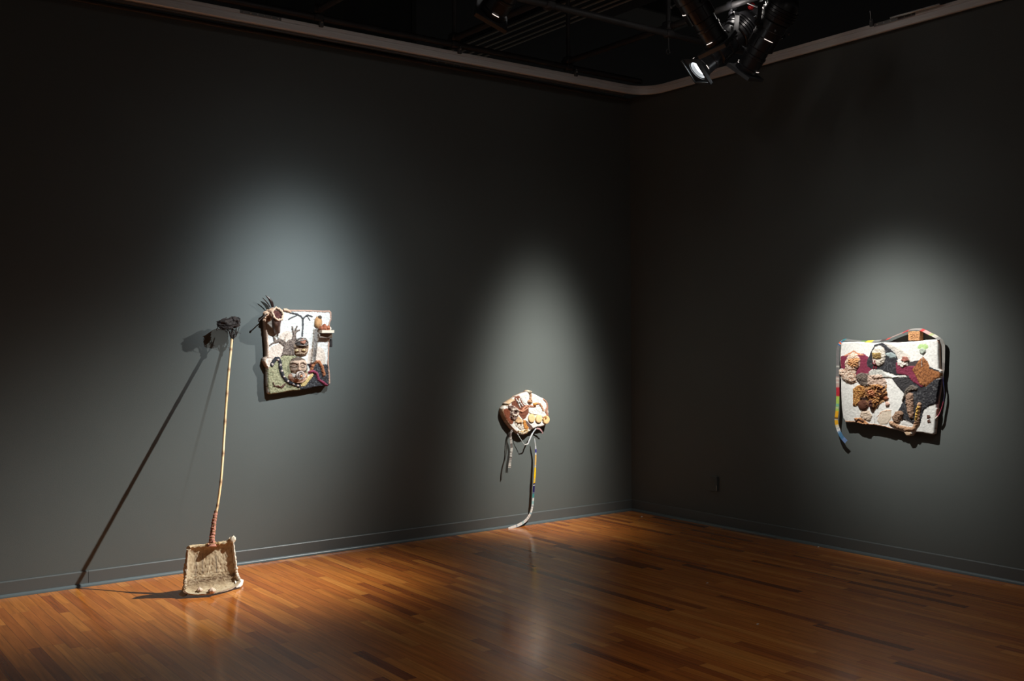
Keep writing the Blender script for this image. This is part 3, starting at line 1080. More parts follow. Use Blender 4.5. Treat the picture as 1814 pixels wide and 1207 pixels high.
# upper skull-like face
sk = [(402, 600), (415, 560), (430, 525), (480, 505), (535, 512), (556, 545), (562, 600), (556, 650), (535, 690), (480, 704), (425, 690), (404, 655)]
relief(fr, sk, TH, 0.035, [
    ('P', [(408, 540), (430, 510), (480, 498), (540, 510), (562, 545), (556, 592), (500, 604), (440, 596)], (74, 68, 66), 0.016, 14, {'speck': ((140, 128, 118), 200, 0.35), 'bump': 0.004}),
    ('E', 492, 548, 28, 26, (170, 116, 96), 0.014), ('L', [(430, 560), (465, 535), (520, 530), (548, 560), (520, 590), (460, 588)], 9, (150, 138, 130), 0.008),
    ('E', 438, 644, 26, 22, (120, 92, 72), -0.002), ('E', 438, 642, 16, 15, (226, 202, 158), 0.012),
    ('E', 506, 640, 26, 22, (120, 92, 72), -0.002), ('E', 506, 638, 16, 15, (226, 196, 148), 0.012),
    ('L', [(410, 668), (440, 684), (475, 678)], 8, (84, 66, 54), 0.003), ('L', [(486, 676), (515, 680), (550, 662)], 8, (84, 66, 54), 0.003),
    ('L', [(415, 612), (470, 606), (552, 608)], 9, (104, 84, 70), 0.006)],
    step=0.0022, rough=0.0015, colour=(188, 160, 134), dome=True, seed=15).build('skull_face', PAINT, root, fix=False)
# horn cup
c_open = fr.p(243, 268, TH + 0.085)
c_tip = fr.p(232, 452, TH + 0.018)
ax = (c_tip - c_open)
cup = MB()
N_ = 26
def ring_pts(c, nrm, rx, rz, k, n=N_):
    e1 = Vector((1, 0, 0)) - nrm * nrm.x
    e1.normalize()
    e2 = nrm.cross(e1).normalized()
    a = 2 * math.pi * k / n
    return c + e1 * rx * math.cos(a) + e2 * rz * math.sin(a)
on = Vector((0.05, -0.80, 0.35)).normalized()
an = ax.normalized()
vs, fs, cs = [], [], []
steps = 9
for i in range(steps + 1):
    t = i / steps
    cc_ = c_open.lerp(c_tip, t) + Vector((-0.012 * math.sin(t * math.pi), -0.01 * math.sin(math.pi * t), 0))
    nn = (on * (1 - min(1, t * 2.2)) + (-an) * min(1, t * 2.2)).normalized()
    rx = 0.037 * (1 - t) + 0.024 * t
    rz = (0.042 * (1 - t) + 0.022 * t)
    for k in range(N_):
        p = ring_pts(cc_, nn, rx, rz, k)
        vs.append(p)
        dark = float(vnoise(np.array([p.x * 90]), np.array([p.z * 90]), 0, 4)[0])
        cs.append(lin((84, 62, 56)) if dark < 0.15 else lin((128, 106, 98)))
for i in range(steps):
    for k in range(N_):
        a, b = i * N_ + k, i * N_ + (k + 1) % N_
        fs.append((a, b, b + N_, a + N_))
fs.append(tuple(steps * N_ + k for k in range(N_)))
cup.add(vs, fs, cs)
cup.build('horn_cup', GLOSSP, root)
rm = MB()
rp = [ring_pts(c_open, on, 0.038 + 0.003 * math.sin(k * 0.8), 0.045 + 0.003 * math.cos(k * 1.1), k, 40) for k in range(41)]
rm.tube(rp, [0.0075 + 0.002 * math.sin(k * 1.9) for k in range(41)], 8, col=lin((204, 174, 150)), noise=0.1)
rm.build('cup_rim', PAINT, root)
inn = MB()
q0 = c_open + (-on) * 0.012
vs = [ring_pts(q0, on, 0.037 * s_, 0.042 * s_, k, 24) + on * (0.004 * float(vnoise(np.array([k * 1.3]), np.array([s_ * 7.0]), 0, 2)[0])) for s_ in (1.0, 0.7, 0.4) for k in range(24)]
fs = [(i * 24 + k, i * 24 + (k + 1) % 24, (i + 1) * 24 + (k + 1) % 24, (i + 1) * 24 + k) for i in range(2) for k in range(24)] + [tuple(48 + k for k in range(24))]
cl_ = [lin((62, 28, 24)) if (k * 7) % 5 < 3 else lin((96, 58, 52)) for k in range(72)]
inn.add(vs, fs, cl_)
inn.build('cup_filling', PAINT, root)
# clay lumps joining the cup to the panel corner
lm = MB()
random.seed(4)
for (a, b, r_) in ((130, 262, 0.022), (160, 240, 0.020), (185, 222, 0.016), (120, 300, 0.020), (150, 285, 0.024), (112, 330, 0.014), (150, 322, 0.016), (190, 250, 0.020), (180, 300, 0.018)):
    lm.ball(fr.p(a, b, TH + 0.008), (r_, r_ * 0.9, r_ * 0.8), 12, noise=0.35, seed=int(a), col=lin((208, 176, 150)), col2=lin((176, 140, 116)))
lm.build('clay_drape', PAINT, root)
lm = MB()
lm.tube([fr.p(300, 226, TH + 0.006), fr.p(330, 226, TH + 0.010), fr.p(352, 236, TH + 0.008), fr.p(376, 254, TH + 0.004)], [0.010, 0.010, 0.008, 0.005], 10, col=lin((206, 172, 146)), noise=0.15)
lm.build('clay_drape', PAINT, root)
# seed pods and stick at the top left corner
pd = MB()
for pp, rr in (([(190, 196), (178, 150), (150, 108), (118, 78)], [0.009, 0.012, 0.008, 0.002]), ([(165, 200), (140, 160), (112, 128), (86, 102)], [0.003, 0.0035, 0.003, 0.002])):
    P_ = [fr.p(a, b, TH + 0.004 * i) for i, (a, b) in enumerate(pp)]
    pp2 = smooth_path([tuple(q) for q in P_], 4)
    rr2 = np.interp(np.linspace(0, 3, len(pp2)), range(4), rr)
    pd.tube(pp2, list(rr2), 8)
pd.build('seed_pods', PODM, root)
st = MB().tube([fr.p(172, 232, TH + 0.01), fr.p(110, 285, TH + 0.03), fr.p(46, 338, TH + 0.05)], 0.0035, 8)
st.ball(fr.p(48, 336, TH + 0.05), 0.007, 10)
st.build('thin_stick', TWIG, root)
# little shelf
sh = MB()
a0, a1 = fr.p(640, 430, TH), fr.p(800, 452, TH)
zc = (a0.z + a1.z) / 2
x0_, x1_ = a0.x, fr.p(806, 450, TH + 0.06).x
P8 = [(x0_, -TH + 0.002), (x1_ - 0.010, -TH + 0.002), (x1_ + 0.012, -TH - 0.035), (x1_ - 0.004, -TH - 0.085), (x0_ + 0.006, -TH - 0.070)]
vs = [(x, y, zc + 0.006) for x, y in P8] + [(x, y, zc - 0.014) for x, y in P8]
n = 5
sh.add(vs, [tuple(range(n)), tuple(range(2 * n - 1, n - 1, -1))] + [(k, (k + 1) % n, (k + 1) % n + n, k + n) for k in range(n)], lin((222, 208, 188)))
so_ = sh.build('shelf', PAINT, root, smooth=False)
bk = MB().box((fr.p(720, 486, TH + 0.02).x, -TH - 0.022, zc - 0.034), (0.105, 0.040, 0.036), col=lin((146, 134, 122)), bev=0.006)
bk.build('shelf_bracket', PAINT, root)
hk = MB().box((fr.p(778, 530, TH).x, -TH + 0.012, zc - 0.085), (0.022, 0.050, 0.058), col=lin((46, 42, 42)), bev=0.005)
hk.build('hanging_tab', PAINT, root)
lump = MB()
for (dx, dz, r_, cc_) in ((-0.036, 0.016, 0.017, (146, 86, 62)), (-0.012, 0.024, 0.021, (156, 92, 66)), (0.014, 0.020, 0.018, (162, 98, 70)), (0.030, 0.014, 0.011, (226, 214, 200)), (-0.022, 0.010, 0.016, (128, 72, 52))):
    lump.ball((fr.p(740, 430, TH + 0.05).x + dx, -TH - 0.040, zc + 0.006 + dz * 0.8), r_, 12, noise=0.3, seed=int(dx * 1000) + 50, col=lin(cc_))
lump.build('rust_red_lumps', PAINT, root)
bn = MB()
bn.ball(fr.p(654, 352, TH + 0.012), (0.029, 0.016, 0.040), 18, noise=0.10, freq=2, seed=3, col=lin((192, 148, 104)), col2=lin((150, 108, 70)))
bn.ball(fr.p(672, 300, TH + 0.020), (0.016, 0.010, 0.011), 12, noise=0.2, seed=9, col=lin((84, 72, 62)))
bn.build('ochre_pod', PAINT, root)

# ------------------------------------------------------------------ MIDDLE RELIEF
fr = Frame('left', 930, 760, 870, 680, 9.285)
root = fr.root('wall_relief')
tag(root, 'small rounded white and brown wall relief with three discs and hanging ribbons', 'artwork')
TH = 0.050
outl = [(470, 186), (530, 158), (592, 142), (600, 118), (630, 104), (656, 120), (662, 150), (720, 168), (775, 196), (830, 228), (868, 238), (905, 268), (935, 320), (948, 400), (955, 470), (948, 540), (962, 600),
        (945, 645), (900, 690), (830, 716), (760, 722), (690, 752), (640, 790), (590, 832), (530, 846), (480, 838), (420, 800), (370, 762), (318, 700), (270, 640),
        (228, 565), (205, 510), (190, 455), (196, 410), (225, 375), (262, 350), (250, 325), (300, 290), (350, 262), (382, 238), (420, 205)]
BR, WH, CR = (124, 74, 56), (232, 230, 226), (216, 186, 152)
layers = [
    ('P', [(405, 215), (465, 192), (495, 270), (530, 330), (590, 372), (612, 400), (615, 480), (560, 570), (520, 600), (480, 540), (430, 470), (350, 400), (330, 330)], BR, 0.003, 10, {'bump': 0.001}),
    ('P', [(205, 420), (270, 400), (310, 450), (310, 560), (370, 620), (350, 670), (300, 660), (240, 580), (205, 480)], (128, 70, 48), 0.003, 10, {'bump': 0.001}),
    ('P', [(470, 186), (592, 142), (720, 168), (830, 228), (880, 300), (915, 360), (890, 430), (860, 440), (820, 350), (760, 310), (680, 330), (640, 330), (600, 365), (540, 320), (500, 270)], WH, 0.004, 10),
    ('P', [(612, 400), (700, 400), (760, 350), (800, 340), (850, 450), (900, 520), (850, 560), (780, 520), (700, 510), (650, 500), (612, 470)], WH, 0.007, 10),
    ('P', [(540, 580), (600, 590), (640, 640), (800, 640), (905, 655), (880, 690), (760, 715), (690, 740), (620, 680)], WH, 0.003, 10),
    ('P', [(470, 600), (520, 590), (560, 600), (620, 720), (560, 800), (480, 760), (400, 690), (380, 650)], (224, 214, 200), 0.004, 10, {'speck': ((120, 100, 84), 170, 0.4), 'bump': 0.003}),
    ('P', [(515, 590), (550, 600), (610, 700), (600, 760), (540, 740), (520, 660)], (206, 140, 70), 0.006, 8, {'bump': 0.002}),
    ('P', [(430, 770), (520, 770), (600, 745), (640, 770), (590, 830), (520, 842), (460, 830)], (200, 160, 100), 0.005, 8, {'speck': ((232, 222, 200), 150, 0.0), 'bump': 0.004}),
    ('P', [(550, 585), (610, 640), (690, 730), (660, 760), (620, 750), (560, 640)], (112, 88, 80), 0.002, 8),
    ('L', [(500, 470), (560, 430), (620, 385)], 20, (196, 142, 116), 0.006),
    ('L', [(430, 440), (500, 456), (545, 400), (590, 365), (660, 372), (700, 378)], 34, (190, 134, 108), 0.008, {'bump': 0.001}),
    ('L', [(720, 372), (700, 340), (740, 322), (790, 330), (820, 370), (850, 440)], 32, (190, 140, 108), 0.010, {'bump': 0.002}),
    ('E', 716, 340, 32, 24, (206, 146, 72), 0.012),
    ('L', [(870, 255), (920, 300), (930, 380), (900, 450), (930, 520)], 44, (180, 134, 114), 0.008, {'bump': 0.001}),
    ('L', [(636, 120), (640, 200), (636, 260)], 34, (196, 156, 122), 0.014, {'bump': 0.001}),
    ('E', 632, 292, 40, 34, (202, 158, 124), 0.020),
    ('E', 630, 128, 32, 26, (232, 214, 190), 0.016),
    ('L', [(410, 250), (430, 300), (475, 390)], 20, WH, 0.007), ('L', [(455, 250), (470, 310), (515, 370)], 18, WH, 0.007), ('L', [(430, 290), (470, 300)], 22, WH, 0.006),
    ('L', [(258, 350), (300, 310), (360, 270)], 40, (222, 190, 156), 0.010, {'bump': 0.002}),
    ('P', [(275, 360), (340, 350), (430, 400), (450, 460), (440, 540), (400, 600), (340, 600), (305, 540), (320, 450), (280, 410)], (190, 170, 158), 0.016, 18, {'speck': ((110, 84, 76), 120, 0.05), 'bump': 0.006}),
    ('R', 375, 470, 52, 50, 0.3, (214, 200, 188), 0.010), ('E', 380, 470, 26, 26, (92, 66, 62), -0.006),
    ('P', [(380, 625), (420, 560), (445, 530), (500, 590), (505, 640), (440, 650)], (220, 182, 140), 0.012, 8),
    ('L', [(205, 410), (196, 455), (212, 515), (240, 580), (290, 650), (330, 700), (385, 758), (440, 800)], 16, (214, 176, 144), 0.003),
]
relief(fr, outl, 0.006, TH, layers, step=0.0022, rough=0.0012, seed=21, edge=0.016, side_col=(150, 118, 92)).build('panel', PAINT, root, fix=False)
for (a, b, r_, cc_) in ((650, 568, 52, (222, 192, 142)), (768, 578, 50, (226, 196, 146)), (888, 592, 52, (224, 190, 136))):
    rad_m = abs(fr.uv(a + r_, b, TH)[0] - fr.uv(a, b, TH)[0])
    ce = fr.p(a, b, TH)
    Mx = Matrix.Translation(ce) @ Matrix.Rotation(math.pi / 2, 4, 'X')
    dk = MB()
    dk.lathe([(rad_m, -0.004), (rad_m * 1.02, 0.012), (rad_m * 0.98, 0.020), (rad_m * 0.85, 0.022), (rad_m * 0.4, 0.0215), (0, 0.021)], 28, Mx, col=lin(cc_))
    dk.build('round_disc', PAINT, root)
MB().tube([tuple(fr.p(a, b, TH + 0.026)) for a, b in ((862, 560), (880, 540), (905, 540), (915, 560), (895, 572))], 0.004, 6, col=lin((196, 140, 92))).build('clay_curl', PAINT, root)

def cols_along(stops, n):
    """stops: list of (t, colour) -> n hard-edged colours"""
    out = []
    for i in range(n):
        t = i / (n - 1)
        c = stops[0][1]
        for s_, cc in stops:
            if t >= s_:
                c = cc
        out.append(lin(c))
    return out

def wall_ribbon(fr, pts, depths, width, stops, name, m, sub=8, wdir=(1, 0, 0), parent=None, speck=None, twist=None):
    P_ = [fr.p(a, b, d) for (a, b), d in zip(pts, depths)]
    P2 = smooth_path([tuple(q) for q in P_], sub)
    cl = cols_along(stops, len(P2))
    if speck:
        rr = random.Random(speck[1])
        cl = [lin(speck[0]) if rr.random() < speck[2] else c_ for c_ in cl]
    wv = []
    for i in range(len(P2)):
        t = Vector(P2[min(i + 1, len(P2) - 1)]) - Vector(P2[max(i - 1, 0)])
        t.normalize()
        nrm = Vector((0, -1, 0))
        if twist is not None:
            tw = np.interp(i / (len(P2) - 1), [k for k, _ in twist], [v for _, v in twist])
        else:
            tw = 0.0
        w = t.cross(nrm).normalized()
        w = Matrix.Rotation(tw, 3, t) @ w
        wv.append(tuple(w))
    mb = MB()
    if hasattr(width, '__len__'):
        width = list(np.interp(np.linspace(0, 1, len(P2)), np.linspace(0, 1, len(width)), width))
    mb.ribbon(P2, wv, width, cl, thick=0.0014)
    return mb.build(name, m, parent)
GY = (176, 172, 166)
wall_ribbon(fr, [(376, 760), (345, 775), (328, 800), (322, 860), (330, 960), (338, 1060), (330, 1150), (318, 1250), (300, 1385)],
            [0.03, 0.05, 0.05, 0.045, 0.035, 0.03, 0.03, 0.035, 0.03], [0.020, 0.020, 0.022, 0.022, 0.026],
            [(0, (168, 160, 156)), (0.3, (120, 108, 104)), (0.4, (196, 190, 184)), (0.55, (130, 118, 112)), (0.62, (206, 200, 192)), (0.8, (180, 174, 168)), (0.92, (214, 208, 200))],
            'clear_ribbon', CLEARM, sub=10, parent=root, speck=((106, 94, 90), 5, 0.22))
wall_ribbon(fr, [(300, 790), (268, 900), (252, 1050), (238, 1200), (180, 1420), (165, 1590)], [0.02, 0.02, 0.018, 0.014, 0.010, 0.008], 0.008, [(0, (56, 52, 48))], 'dark_cord', RIBM, parent=root)
wall_ribbon(fr, [(420, 800), (450, 850), (500, 930), (546, 1000), (554, 1005), (600, 990), (612, 975), (635, 915), (680, 820), (740, 735)], [0.04, 0.055, 0.06, 0.065, 0.065, 0.065, 0.065, 0.065, 0.06, 0.055], [0.005, 0.005, 0.006, 0.011, 0.013, 0.010],
            [(0, (150, 148, 144)), (0.35, (206, 204, 200)), (0.5, (226, 224, 220)), (0.6, (196, 198, 202))], 'looped_ribbon', RIBM, sub=8, parent=root, speck=((120, 132, 140), 3, 0.12))
wall_ribbon(fr, [(745, 735), (790, 742), (820, 765), (840, 800), (845, 820)], [0.045, 0.05, 0.05, 0.045, 0.04], 0.012, [(0, (176, 140, 140))], 'pink_ribbon', RIBM, parent=root)
fr5 = Frame('left', 930, 760, 870, 780, 6.707)
NV, WHT, TE = (38, 34, 92), (226, 226, 222), (60, 150, 150)
wall_ribbon(fr5, [(515, -20), (524, 40), (530, 110), (530, 170), (528, 250), (524, 330), (520, 420), (513, 500), (508, 560), (503, 640), (498, 720), (488, 800), (468, 870), (430, 935), (380, 980), (300, 1020), (205, 1050)],
            [0.055, 0.055, 0.05, 0.045, 0.045, 0.045, 0.045, 0.045, 0.04, 0.04, 0.04, 0.04, 0.042, 0.045, 0.05, 0.055, 0.045],
            [0.008, 0.014, 0.016, 0.020, 0.026, 0.024, 0.028, 0.026, 0.026, 0.024, 0.016],
            [(0, (168, 166, 164)), (0.09, (196, 196, 200)), (0.12, (70, 66, 150)), (0.17, WHT), (0.19, (214, 172, 100)), (0.29, (206, 190, 160)), (0.31, (240, 196, 28)), (0.45, NV), (0.47, WHT), (0.482, NV),
             (0.56, TE), (0.60, (220, 222, 218)), (0.63, (150, 200, 200)), (0.66, (224, 224, 220)), (0.74, (150, 186, 196)), (0.76, WHT), (0.86, (180, 206, 206)), (0.89, WHT)],
            'printed_ribbon', RIBM, sub=12, parent=root, speck=((150, 160, 170), 7, 0.06), twist=[(0, 0.1), (0.3, -0.25), (0.6, -0.4), (0.8, -0.2), (1, 0.3)])

# ------------------------------------------------------------------ RIGHT RELIEF
fr = Frame('right', 1575, 690, 1460, 570, 5.03)
root = fr.root('wall_relief')
tag(root, 'large white, black and maroon wall relief edged with ribbon, cork block on top', 'artwork')
TH = 0.036
outl = [(150, 185), (260, 178), (380, 182), (450, 188), (520, 184), (640, 186), (760, 180), (880, 168), (960, 160), (1002, 158), (1014, 180), (1012, 300), (1018, 420), (1036, 440), (1038, 500), (1028, 560), (1008, 680), (996, 768),
        (1004, 780), (990, 860), (982, 940), (976, 1000), (960, 1008), (870, 990), (800, 985), (770, 1020), (735, 1022), (712, 990), (640, 965), (580, 955), (540, 940), (440, 922), (360, 922), (270, 900), (190, 898), (165, 860), (152, 760), (146, 620),
        (146, 520), (132, 470), (125, 430), (145, 415), (142, 300)]
BK, MR, OB, SND = (46, 46, 50), (126, 48, 70), (160, 104, 62), (178, 146, 120)
layers = [
    ('P', [(600, 490), (700, 492), (760, 480), (830, 470), (905, 580), (980, 516), (1040, 512), (1036, 600), (1008, 735), (940, 750), (890, 790), (856, 905), (800, 915), (690, 870), (660, 800), (700, 720), (712, 640), (660, 580), (620, 530)], BK, 0.003, 12, {'speck': ((78, 78, 82), 120, 0.4), 'bump': 0.001}),
    ('P', [(270, 300), (360, 284), (420, 340), (430, 460), (400, 540), (285, 520)], MR, 0.003, 10),
    ('P', [(300, 570), (400, 560), (560, 560), (560, 700), (430, 780), (330, 700)], (168, 124, 84), 0.004, 14, {'speck': ((196, 156, 110), 120, 0.2), 'bump': 0.004}),
    ('P', [(660, 350), (760, 360), (860, 340), (860, 440), (780, 420), (700, 400)], (70, 62, 62), 0.002, 8),
    ('P', [(142, 306), (205, 300), (270, 300), (340, 284), (372, 300), (400, 330), (410, 440), (400, 520), (290, 520), (280, 440), (170, 420), (140, 420)], MR, 0.003, 10, {'bump': 0.001}),
    ('P', [(385, 360), (410, 280), (450, 205), (520, 186), (590, 240), (650, 300), (660, 350), (740, 370), (740, 480), (640, 480), (560, 450), (440, 430), (390, 400)], BK, 0.004, 12, {'speck': ((78, 78, 82), 120, 0.4), 'bump': 0.001}),
    ('P', [(530, 190), (600, 200), (680, 240), (760, 300), (770, 350), (720, 370), (660, 330), (620, 260)], (214, 206, 196), 0.004, 10, {'bump': 0.002}),
    ('P', [(640, 360), (720, 400), (800, 392), (870, 440), (910, 560), (870, 590), (800, 540), (730, 480), (650, 460)], MR, 0.005, 10, {'bump': 0.001}),
    ('P', [(600, 490), (700, 495), (760, 480), (780, 560), (740, 640), (690, 610), (640, 560)], (58, 56, 58), 0.004, 12, {'bump': 0.002}),
    ('P', [(810, 400), (860, 330), (885, 316), (920, 350), (945, 410), (1035, 450), (1040, 500), (980, 520), (910, 580), (860, 560), (820, 480), (790, 430)], OB, 0.006, 12, {'speck': ((120, 74, 44), 160, 0.2), 'bump': 0.0015}),
    ('P', [(940, 560), (980, 516), (1038, 512), (1036, 600), (1010, 730), (920, 750), (880, 800), (860, 900), (800, 915), (700, 870), (690, 830), (660, 790), (720, 720), (740, 650), (850, 640)], BK, 0.004, 12, {'speck': ((84, 84, 86), 120, 0.35), 'bump': 0.002}),
    ('L', [(945, 412), (1020, 440)], 14, (60, 58, 60), 0.004),
    # oval face at the left
    ('P', [(190, 360), (205, 320), (240, 290), (268, 274), (305, 300), (330, 340), (320, 400), (290, 440), (290, 540), (240, 556), (180, 530), (132, 470), (130, 430), (190, 420)], (218, 196, 176), 0.018, 26, {'speck': ((188, 152, 128), 100, 0.2), 'bump': 0.005}),
    ('P', [(225, 330), (320, 325), (315, 395), (260, 410), (230, 380)], (206, 152, 104), 0.006, 20, {'bump': 0.004}),
    ('L', [(190, 300), (230, 285), (262, 262), (300, 285), (350, 300)], 12, (220, 150, 110), 0.001),
    # hooded head
    ('P', [(432, 270), (460, 225), (500, 212), (540, 235), (552, 300), (540, 370), (500, 400), (440, 385)], (216, 206, 192), 0.016, 24, {'bump': 0.003}),
    ('P', [(442, 278), (520, 276), (524, 332), (444, 328)], (126, 100, 60), 0.008, 6, {'speck': ((176, 150, 90), 140, 0.1)}),
    ('L', [(440, 340), (452, 380), (440, 430), (450, 490)], 10, (130, 34, 50), 0.006), ('L', [(468, 345), (470, 380), (462, 430), (455, 490)], 10, (130, 34, 50), 0.006),
    ('P', [(545, 285), (600, 272), (640, 295), (640, 320), (600, 330), (560, 305)], (150, 164, 164), 0.006, 10),
    ('P', [(650, 340), (700, 330), (755, 345), (748, 395), (700, 410), (665, 385)], (224, 214, 204), 0.012, 14, {'bump': 0.003}),
    ('P', [(700, 310), (745, 310), (760, 345), (735, 362), (700, 350)], (150, 96, 84), 0.010, 10),
    ('P', [(400, 450), (430, 425), (520, 430), (560, 470), (620, 490), (720, 475), (745, 495), (640, 500), (560, 500), (450, 510), (410, 480)], (190, 190, 184), 0.008, 8, {'bump': 0.002}),
    ('P', [(288, 480), (330, 455), (400, 460), (450, 520), (450, 560), (400, 580), (330, 570), (295, 530)], (116, 104, 94), 0.014, 22, {'bump': 0.004, 'speck': ((84, 74, 68), 140, 0.2)}),
    ('P', [(400, 480), (520, 470), (560, 540), (540, 600), (440, 600), (400, 560)], (190, 166, 150), 0.010, 18, {'bump': 0.004}),
    ('P', [(258, 600), (300, 565), (350, 570), (380, 620), (330, 700), (300, 752), (258, 750)], (196, 146, 84), 0.010, 14, {'bump': 0.005, 'speck': ((150, 100, 54), 150, 0.1)}),
    ('P', [(375, 600), (430, 560), (520, 560), (560, 600), (565, 650), (500, 700), (480, 760), (440, 795), (405, 740), (400, 690), (370, 660)], (180, 130, 80), 0.018, 24, {'bump': 0.008, 'speck': ((98, 62, 44), 110, 0.15)}),
    ('E', 436, 640, 36, 32, (192, 128, 92), 0.012),
    ('P', [(318, 680), (400, 670), (410, 700), (360, 710)], (52, 34, 28), 0.002, 8),
    ('E', 350, 745, 48, 48, (98, 60, 44), 0.022), ('E', 556, 683, 20, 20, (150, 92, 62), 0.016), ('E', 565, 735, 20, 22, (214, 176, 158), 0.014),
    ('E', 425, 740, 24, 40, (92, 56, 50), 0.012),
    ('P', [(330, 800), (400, 790), (430, 840), (410, 890), (350, 880), (318, 840)], (210, 190, 170), 0.010, 16, {'bump': 0.004}),
    ('P', [(265, 860), (330, 855), (400, 905), (380, 925), (300, 905)], (186, 130, 84), 0.014, 12, {'bump': 0.004}), ('L', [(285, 890), (320, 870), (360, 890)], 12, (70, 44, 34), 0.006),
    ('P', [(470, 880), (510, 800), (560, 780), (600, 790), (600, 850), (570, 910), (500, 920)], (226, 210, 190), 0.004, 8), ('L', [(470, 850), (520, 800), (600, 790)], 6, (196, 150, 120), 0.002),
    ('P', [(730, 660), (760, 630), (800, 640), (805, 760), (800, 860), (775, 865), (745, 800), (735, 720)], (158, 128, 108), 0.014, 14, {'bump': 0.003}),
    ('P', [(740, 590), (790, 560), (840, 590), (830, 620), (790, 610), (750, 640), (700, 720), (690, 700)], (104, 96, 88), 0.010, 10, {'bump': 0.003}),
    ('P', [(606, 850), (640, 800), (690, 790), (716, 820), (700, 860), (665, 905), (620, 900)], (150, 120, 98), 0.020, 22, {'bump': 0.005}),
    ('L', [(600, 905), (660, 935), (740, 960), (800, 955), (832, 900), (840, 830), (856, 740)], 40, (188, 150, 120), 0.014, {'bump': 0.004}),
    ('L', [(830, 870), (842, 800), (852, 760)], 24, (206, 166, 84), 0.006, {'bump': 0.004}),
    ('E', 745, 1000, 34, 24, (206, 178, 148), 0.008),
    ('E', 880, 225, 48, 26, (186, 216, 148), 0.002), ('P', [(848, 255), (870, 232), (905, 245), (910, 270), (885, 300), (855, 285)], (176, 184, 172), 0.010, 10, {'bump': 0.003}),
    ('L', [(876, 310), (874, 350), (876, 400)], 7, (212, 200, 188), 0.006),
    ('P', [(915, 835), (945, 830), (950, 860), (920, 866)], (98, 68, 56), 0.005, 5), ('P', [(918, 878), (940, 870), (955, 900), (925, 905)], (98, 68, 56), 0.005, 5),
    ('P', [(670, 890), (740, 880), (800, 920), (760, 935), (690, 915)], (232, 230, 226), 0.002, 6),
    ('L', [(450, 790), (446, 900)], 6, (206, 204, 200), 0.002),
]
layers.append(('L', [(150, 190), (142, 300), (146, 400)], 14, (206, 184, 164), 0.004))
layers.append(('L', [(1012, 165), (1026, 200), (1024, 300), (1032, 420)], 18, (190, 150, 130), 0.005, {'bump': 0.001}))
layers.append(('L', [(1018, 680), (1008, 780), (996, 900), (988, 1000)], 18, (180, 142, 124), 0.005, {'bump': 0.001}))
layers.append(('L', [(180, 893), (270, 896), (360, 918), (440, 920), (540, 936), (600, 955)], 20, (190, 152, 124), 0.006, {'bump': 0.002}))
relief(fr, outl, 0.016, TH, layers, step=0.0030, rough=0.0006, seed=31, edge=0.010, side_col=(190, 150, 125)).build('panel', PAINT, root, fix=False)
# cork block on the top edge
cb_ = MB()
ca, cbb = fr.p(747, 85, TH), fr.p(862, 170, TH)
w_, h_ = cbb.x - ca.x, ca.z - cbb.z
cb_.box(((ca.x + cbb.x) / 2 + 0.002, -TH / 2 - 0.006, (ca.z + cbb.z) / 2), (w_ * 0.92, TH + 0.010, h_), col=lin((206, 152, 104)), bev=0.004)
cb_.build('cork_block', mat('cork', attr=True, rough=0.9, bump=0.8, bscale=200, var=0.3, vscale=120), root)
mk_ = MB()
for (a, b, c_, d_) in ((765, 115, 800, 118), (770, 135, 790, 128), (800, 112, 812, 140), (820, 118, 838, 112), (775, 150, 800, 142), (822, 135, 840, 142)):
    mk_.tube([fr.p(a, b, TH + 0.011), fr.p(c_, d_, TH + 0.011)], 0.0018, 6, col=lin((120, 74, 48)))
mk_.build('incised_marks', PAINT, root)
YL, GRN, BL, OR, RD = (236, 176, 40), (168, 196, 88), (60, 100, 150), (214, 110, 50), (176, 44, 56)
TW = [(0, 0.0), (0.3, 0.2), (0.5, 0.3), (1, 0.0)]
# left hanging run
wall_ribbon(fr, [(158, 176), (138, 200), (124, 240), (120, 300), (122, 400), (120, 520), (122, 620), (120, 720), (115, 800), (108, 880), (122, 950), (152, 1020), (196, 1072)],
            [0.05, 0.055, 0.055, 0.055, 0.055, 0.055, 0.055, 0.055, 0.055, 0.055, 0.055, 0.055, 0.05],
            [0.018, 0.024, 0.028, 0.026, 0.028, 0.030],
            [(0, BL), (0.05, (206, 90, 60)), (0.08, (40, 90, 140)), (0.115, (108, 106, 106)), (0.40, (178, 150, 142)), (0.47, RD), (0.535, GRN), (0.60, (120, 180, 150)), (0.62, GRN), (0.66, YL), (0.72, (120, 80, 30)), (0.735, YL),
             (0.80, (226, 214, 180)), (0.82, (230, 230, 230)), (0.86, (140, 170, 200)), (0.88, (80, 130, 170)), (0.95, (120, 150, 200))],
            'hanging_ribbon', RIBM, sub=10, parent=root, speck=((190, 190, 180), 9, 0.05))
# along the top edge and up over the cork block
def flat_over(fr, pts, depths, width, stops, parent, seed):
    P_ = [tuple(fr.p(a, b, d)) for (a, b), d in zip(pts, depths)]
    P2 = smooth_path(P_, 8)
    mb = MB()
    cl = cols_along(stops, len(P2))
    mb.ribbon(P2, (0, 1, 0), width, cl, thick=0.0016)
    # the strip is also tipped a little so that its printed face shows
    return mb.build('edge_ribbon', RIBM, parent)
def tipped(fr, pts, depths, width, stops, tilt, parent):
    P_ = [tuple(fr.p(a, b, d)) for (a, b), d in zip(pts, depths)]
    P2 = smooth_path(P_, 8)
    cl = cols_along(stops, len(P2))
    wv = []
    for i in range(len(P2)):
        t = (Vector(P2[min(i + 1, len(P2) - 1)]) - Vector(P2[max(i - 1, 0)])).normalized()
        w = Matrix.Rotation(tilt, 3, t) @ Vector((0, 1, 0))
        wv.append(tuple(w - t * w.dot(t)))
    mb = MB()
    mb.ribbon(P2, wv, width, cl, thick=0.0016)
    return mb.build('edge_ribbon', RIBM, parent)
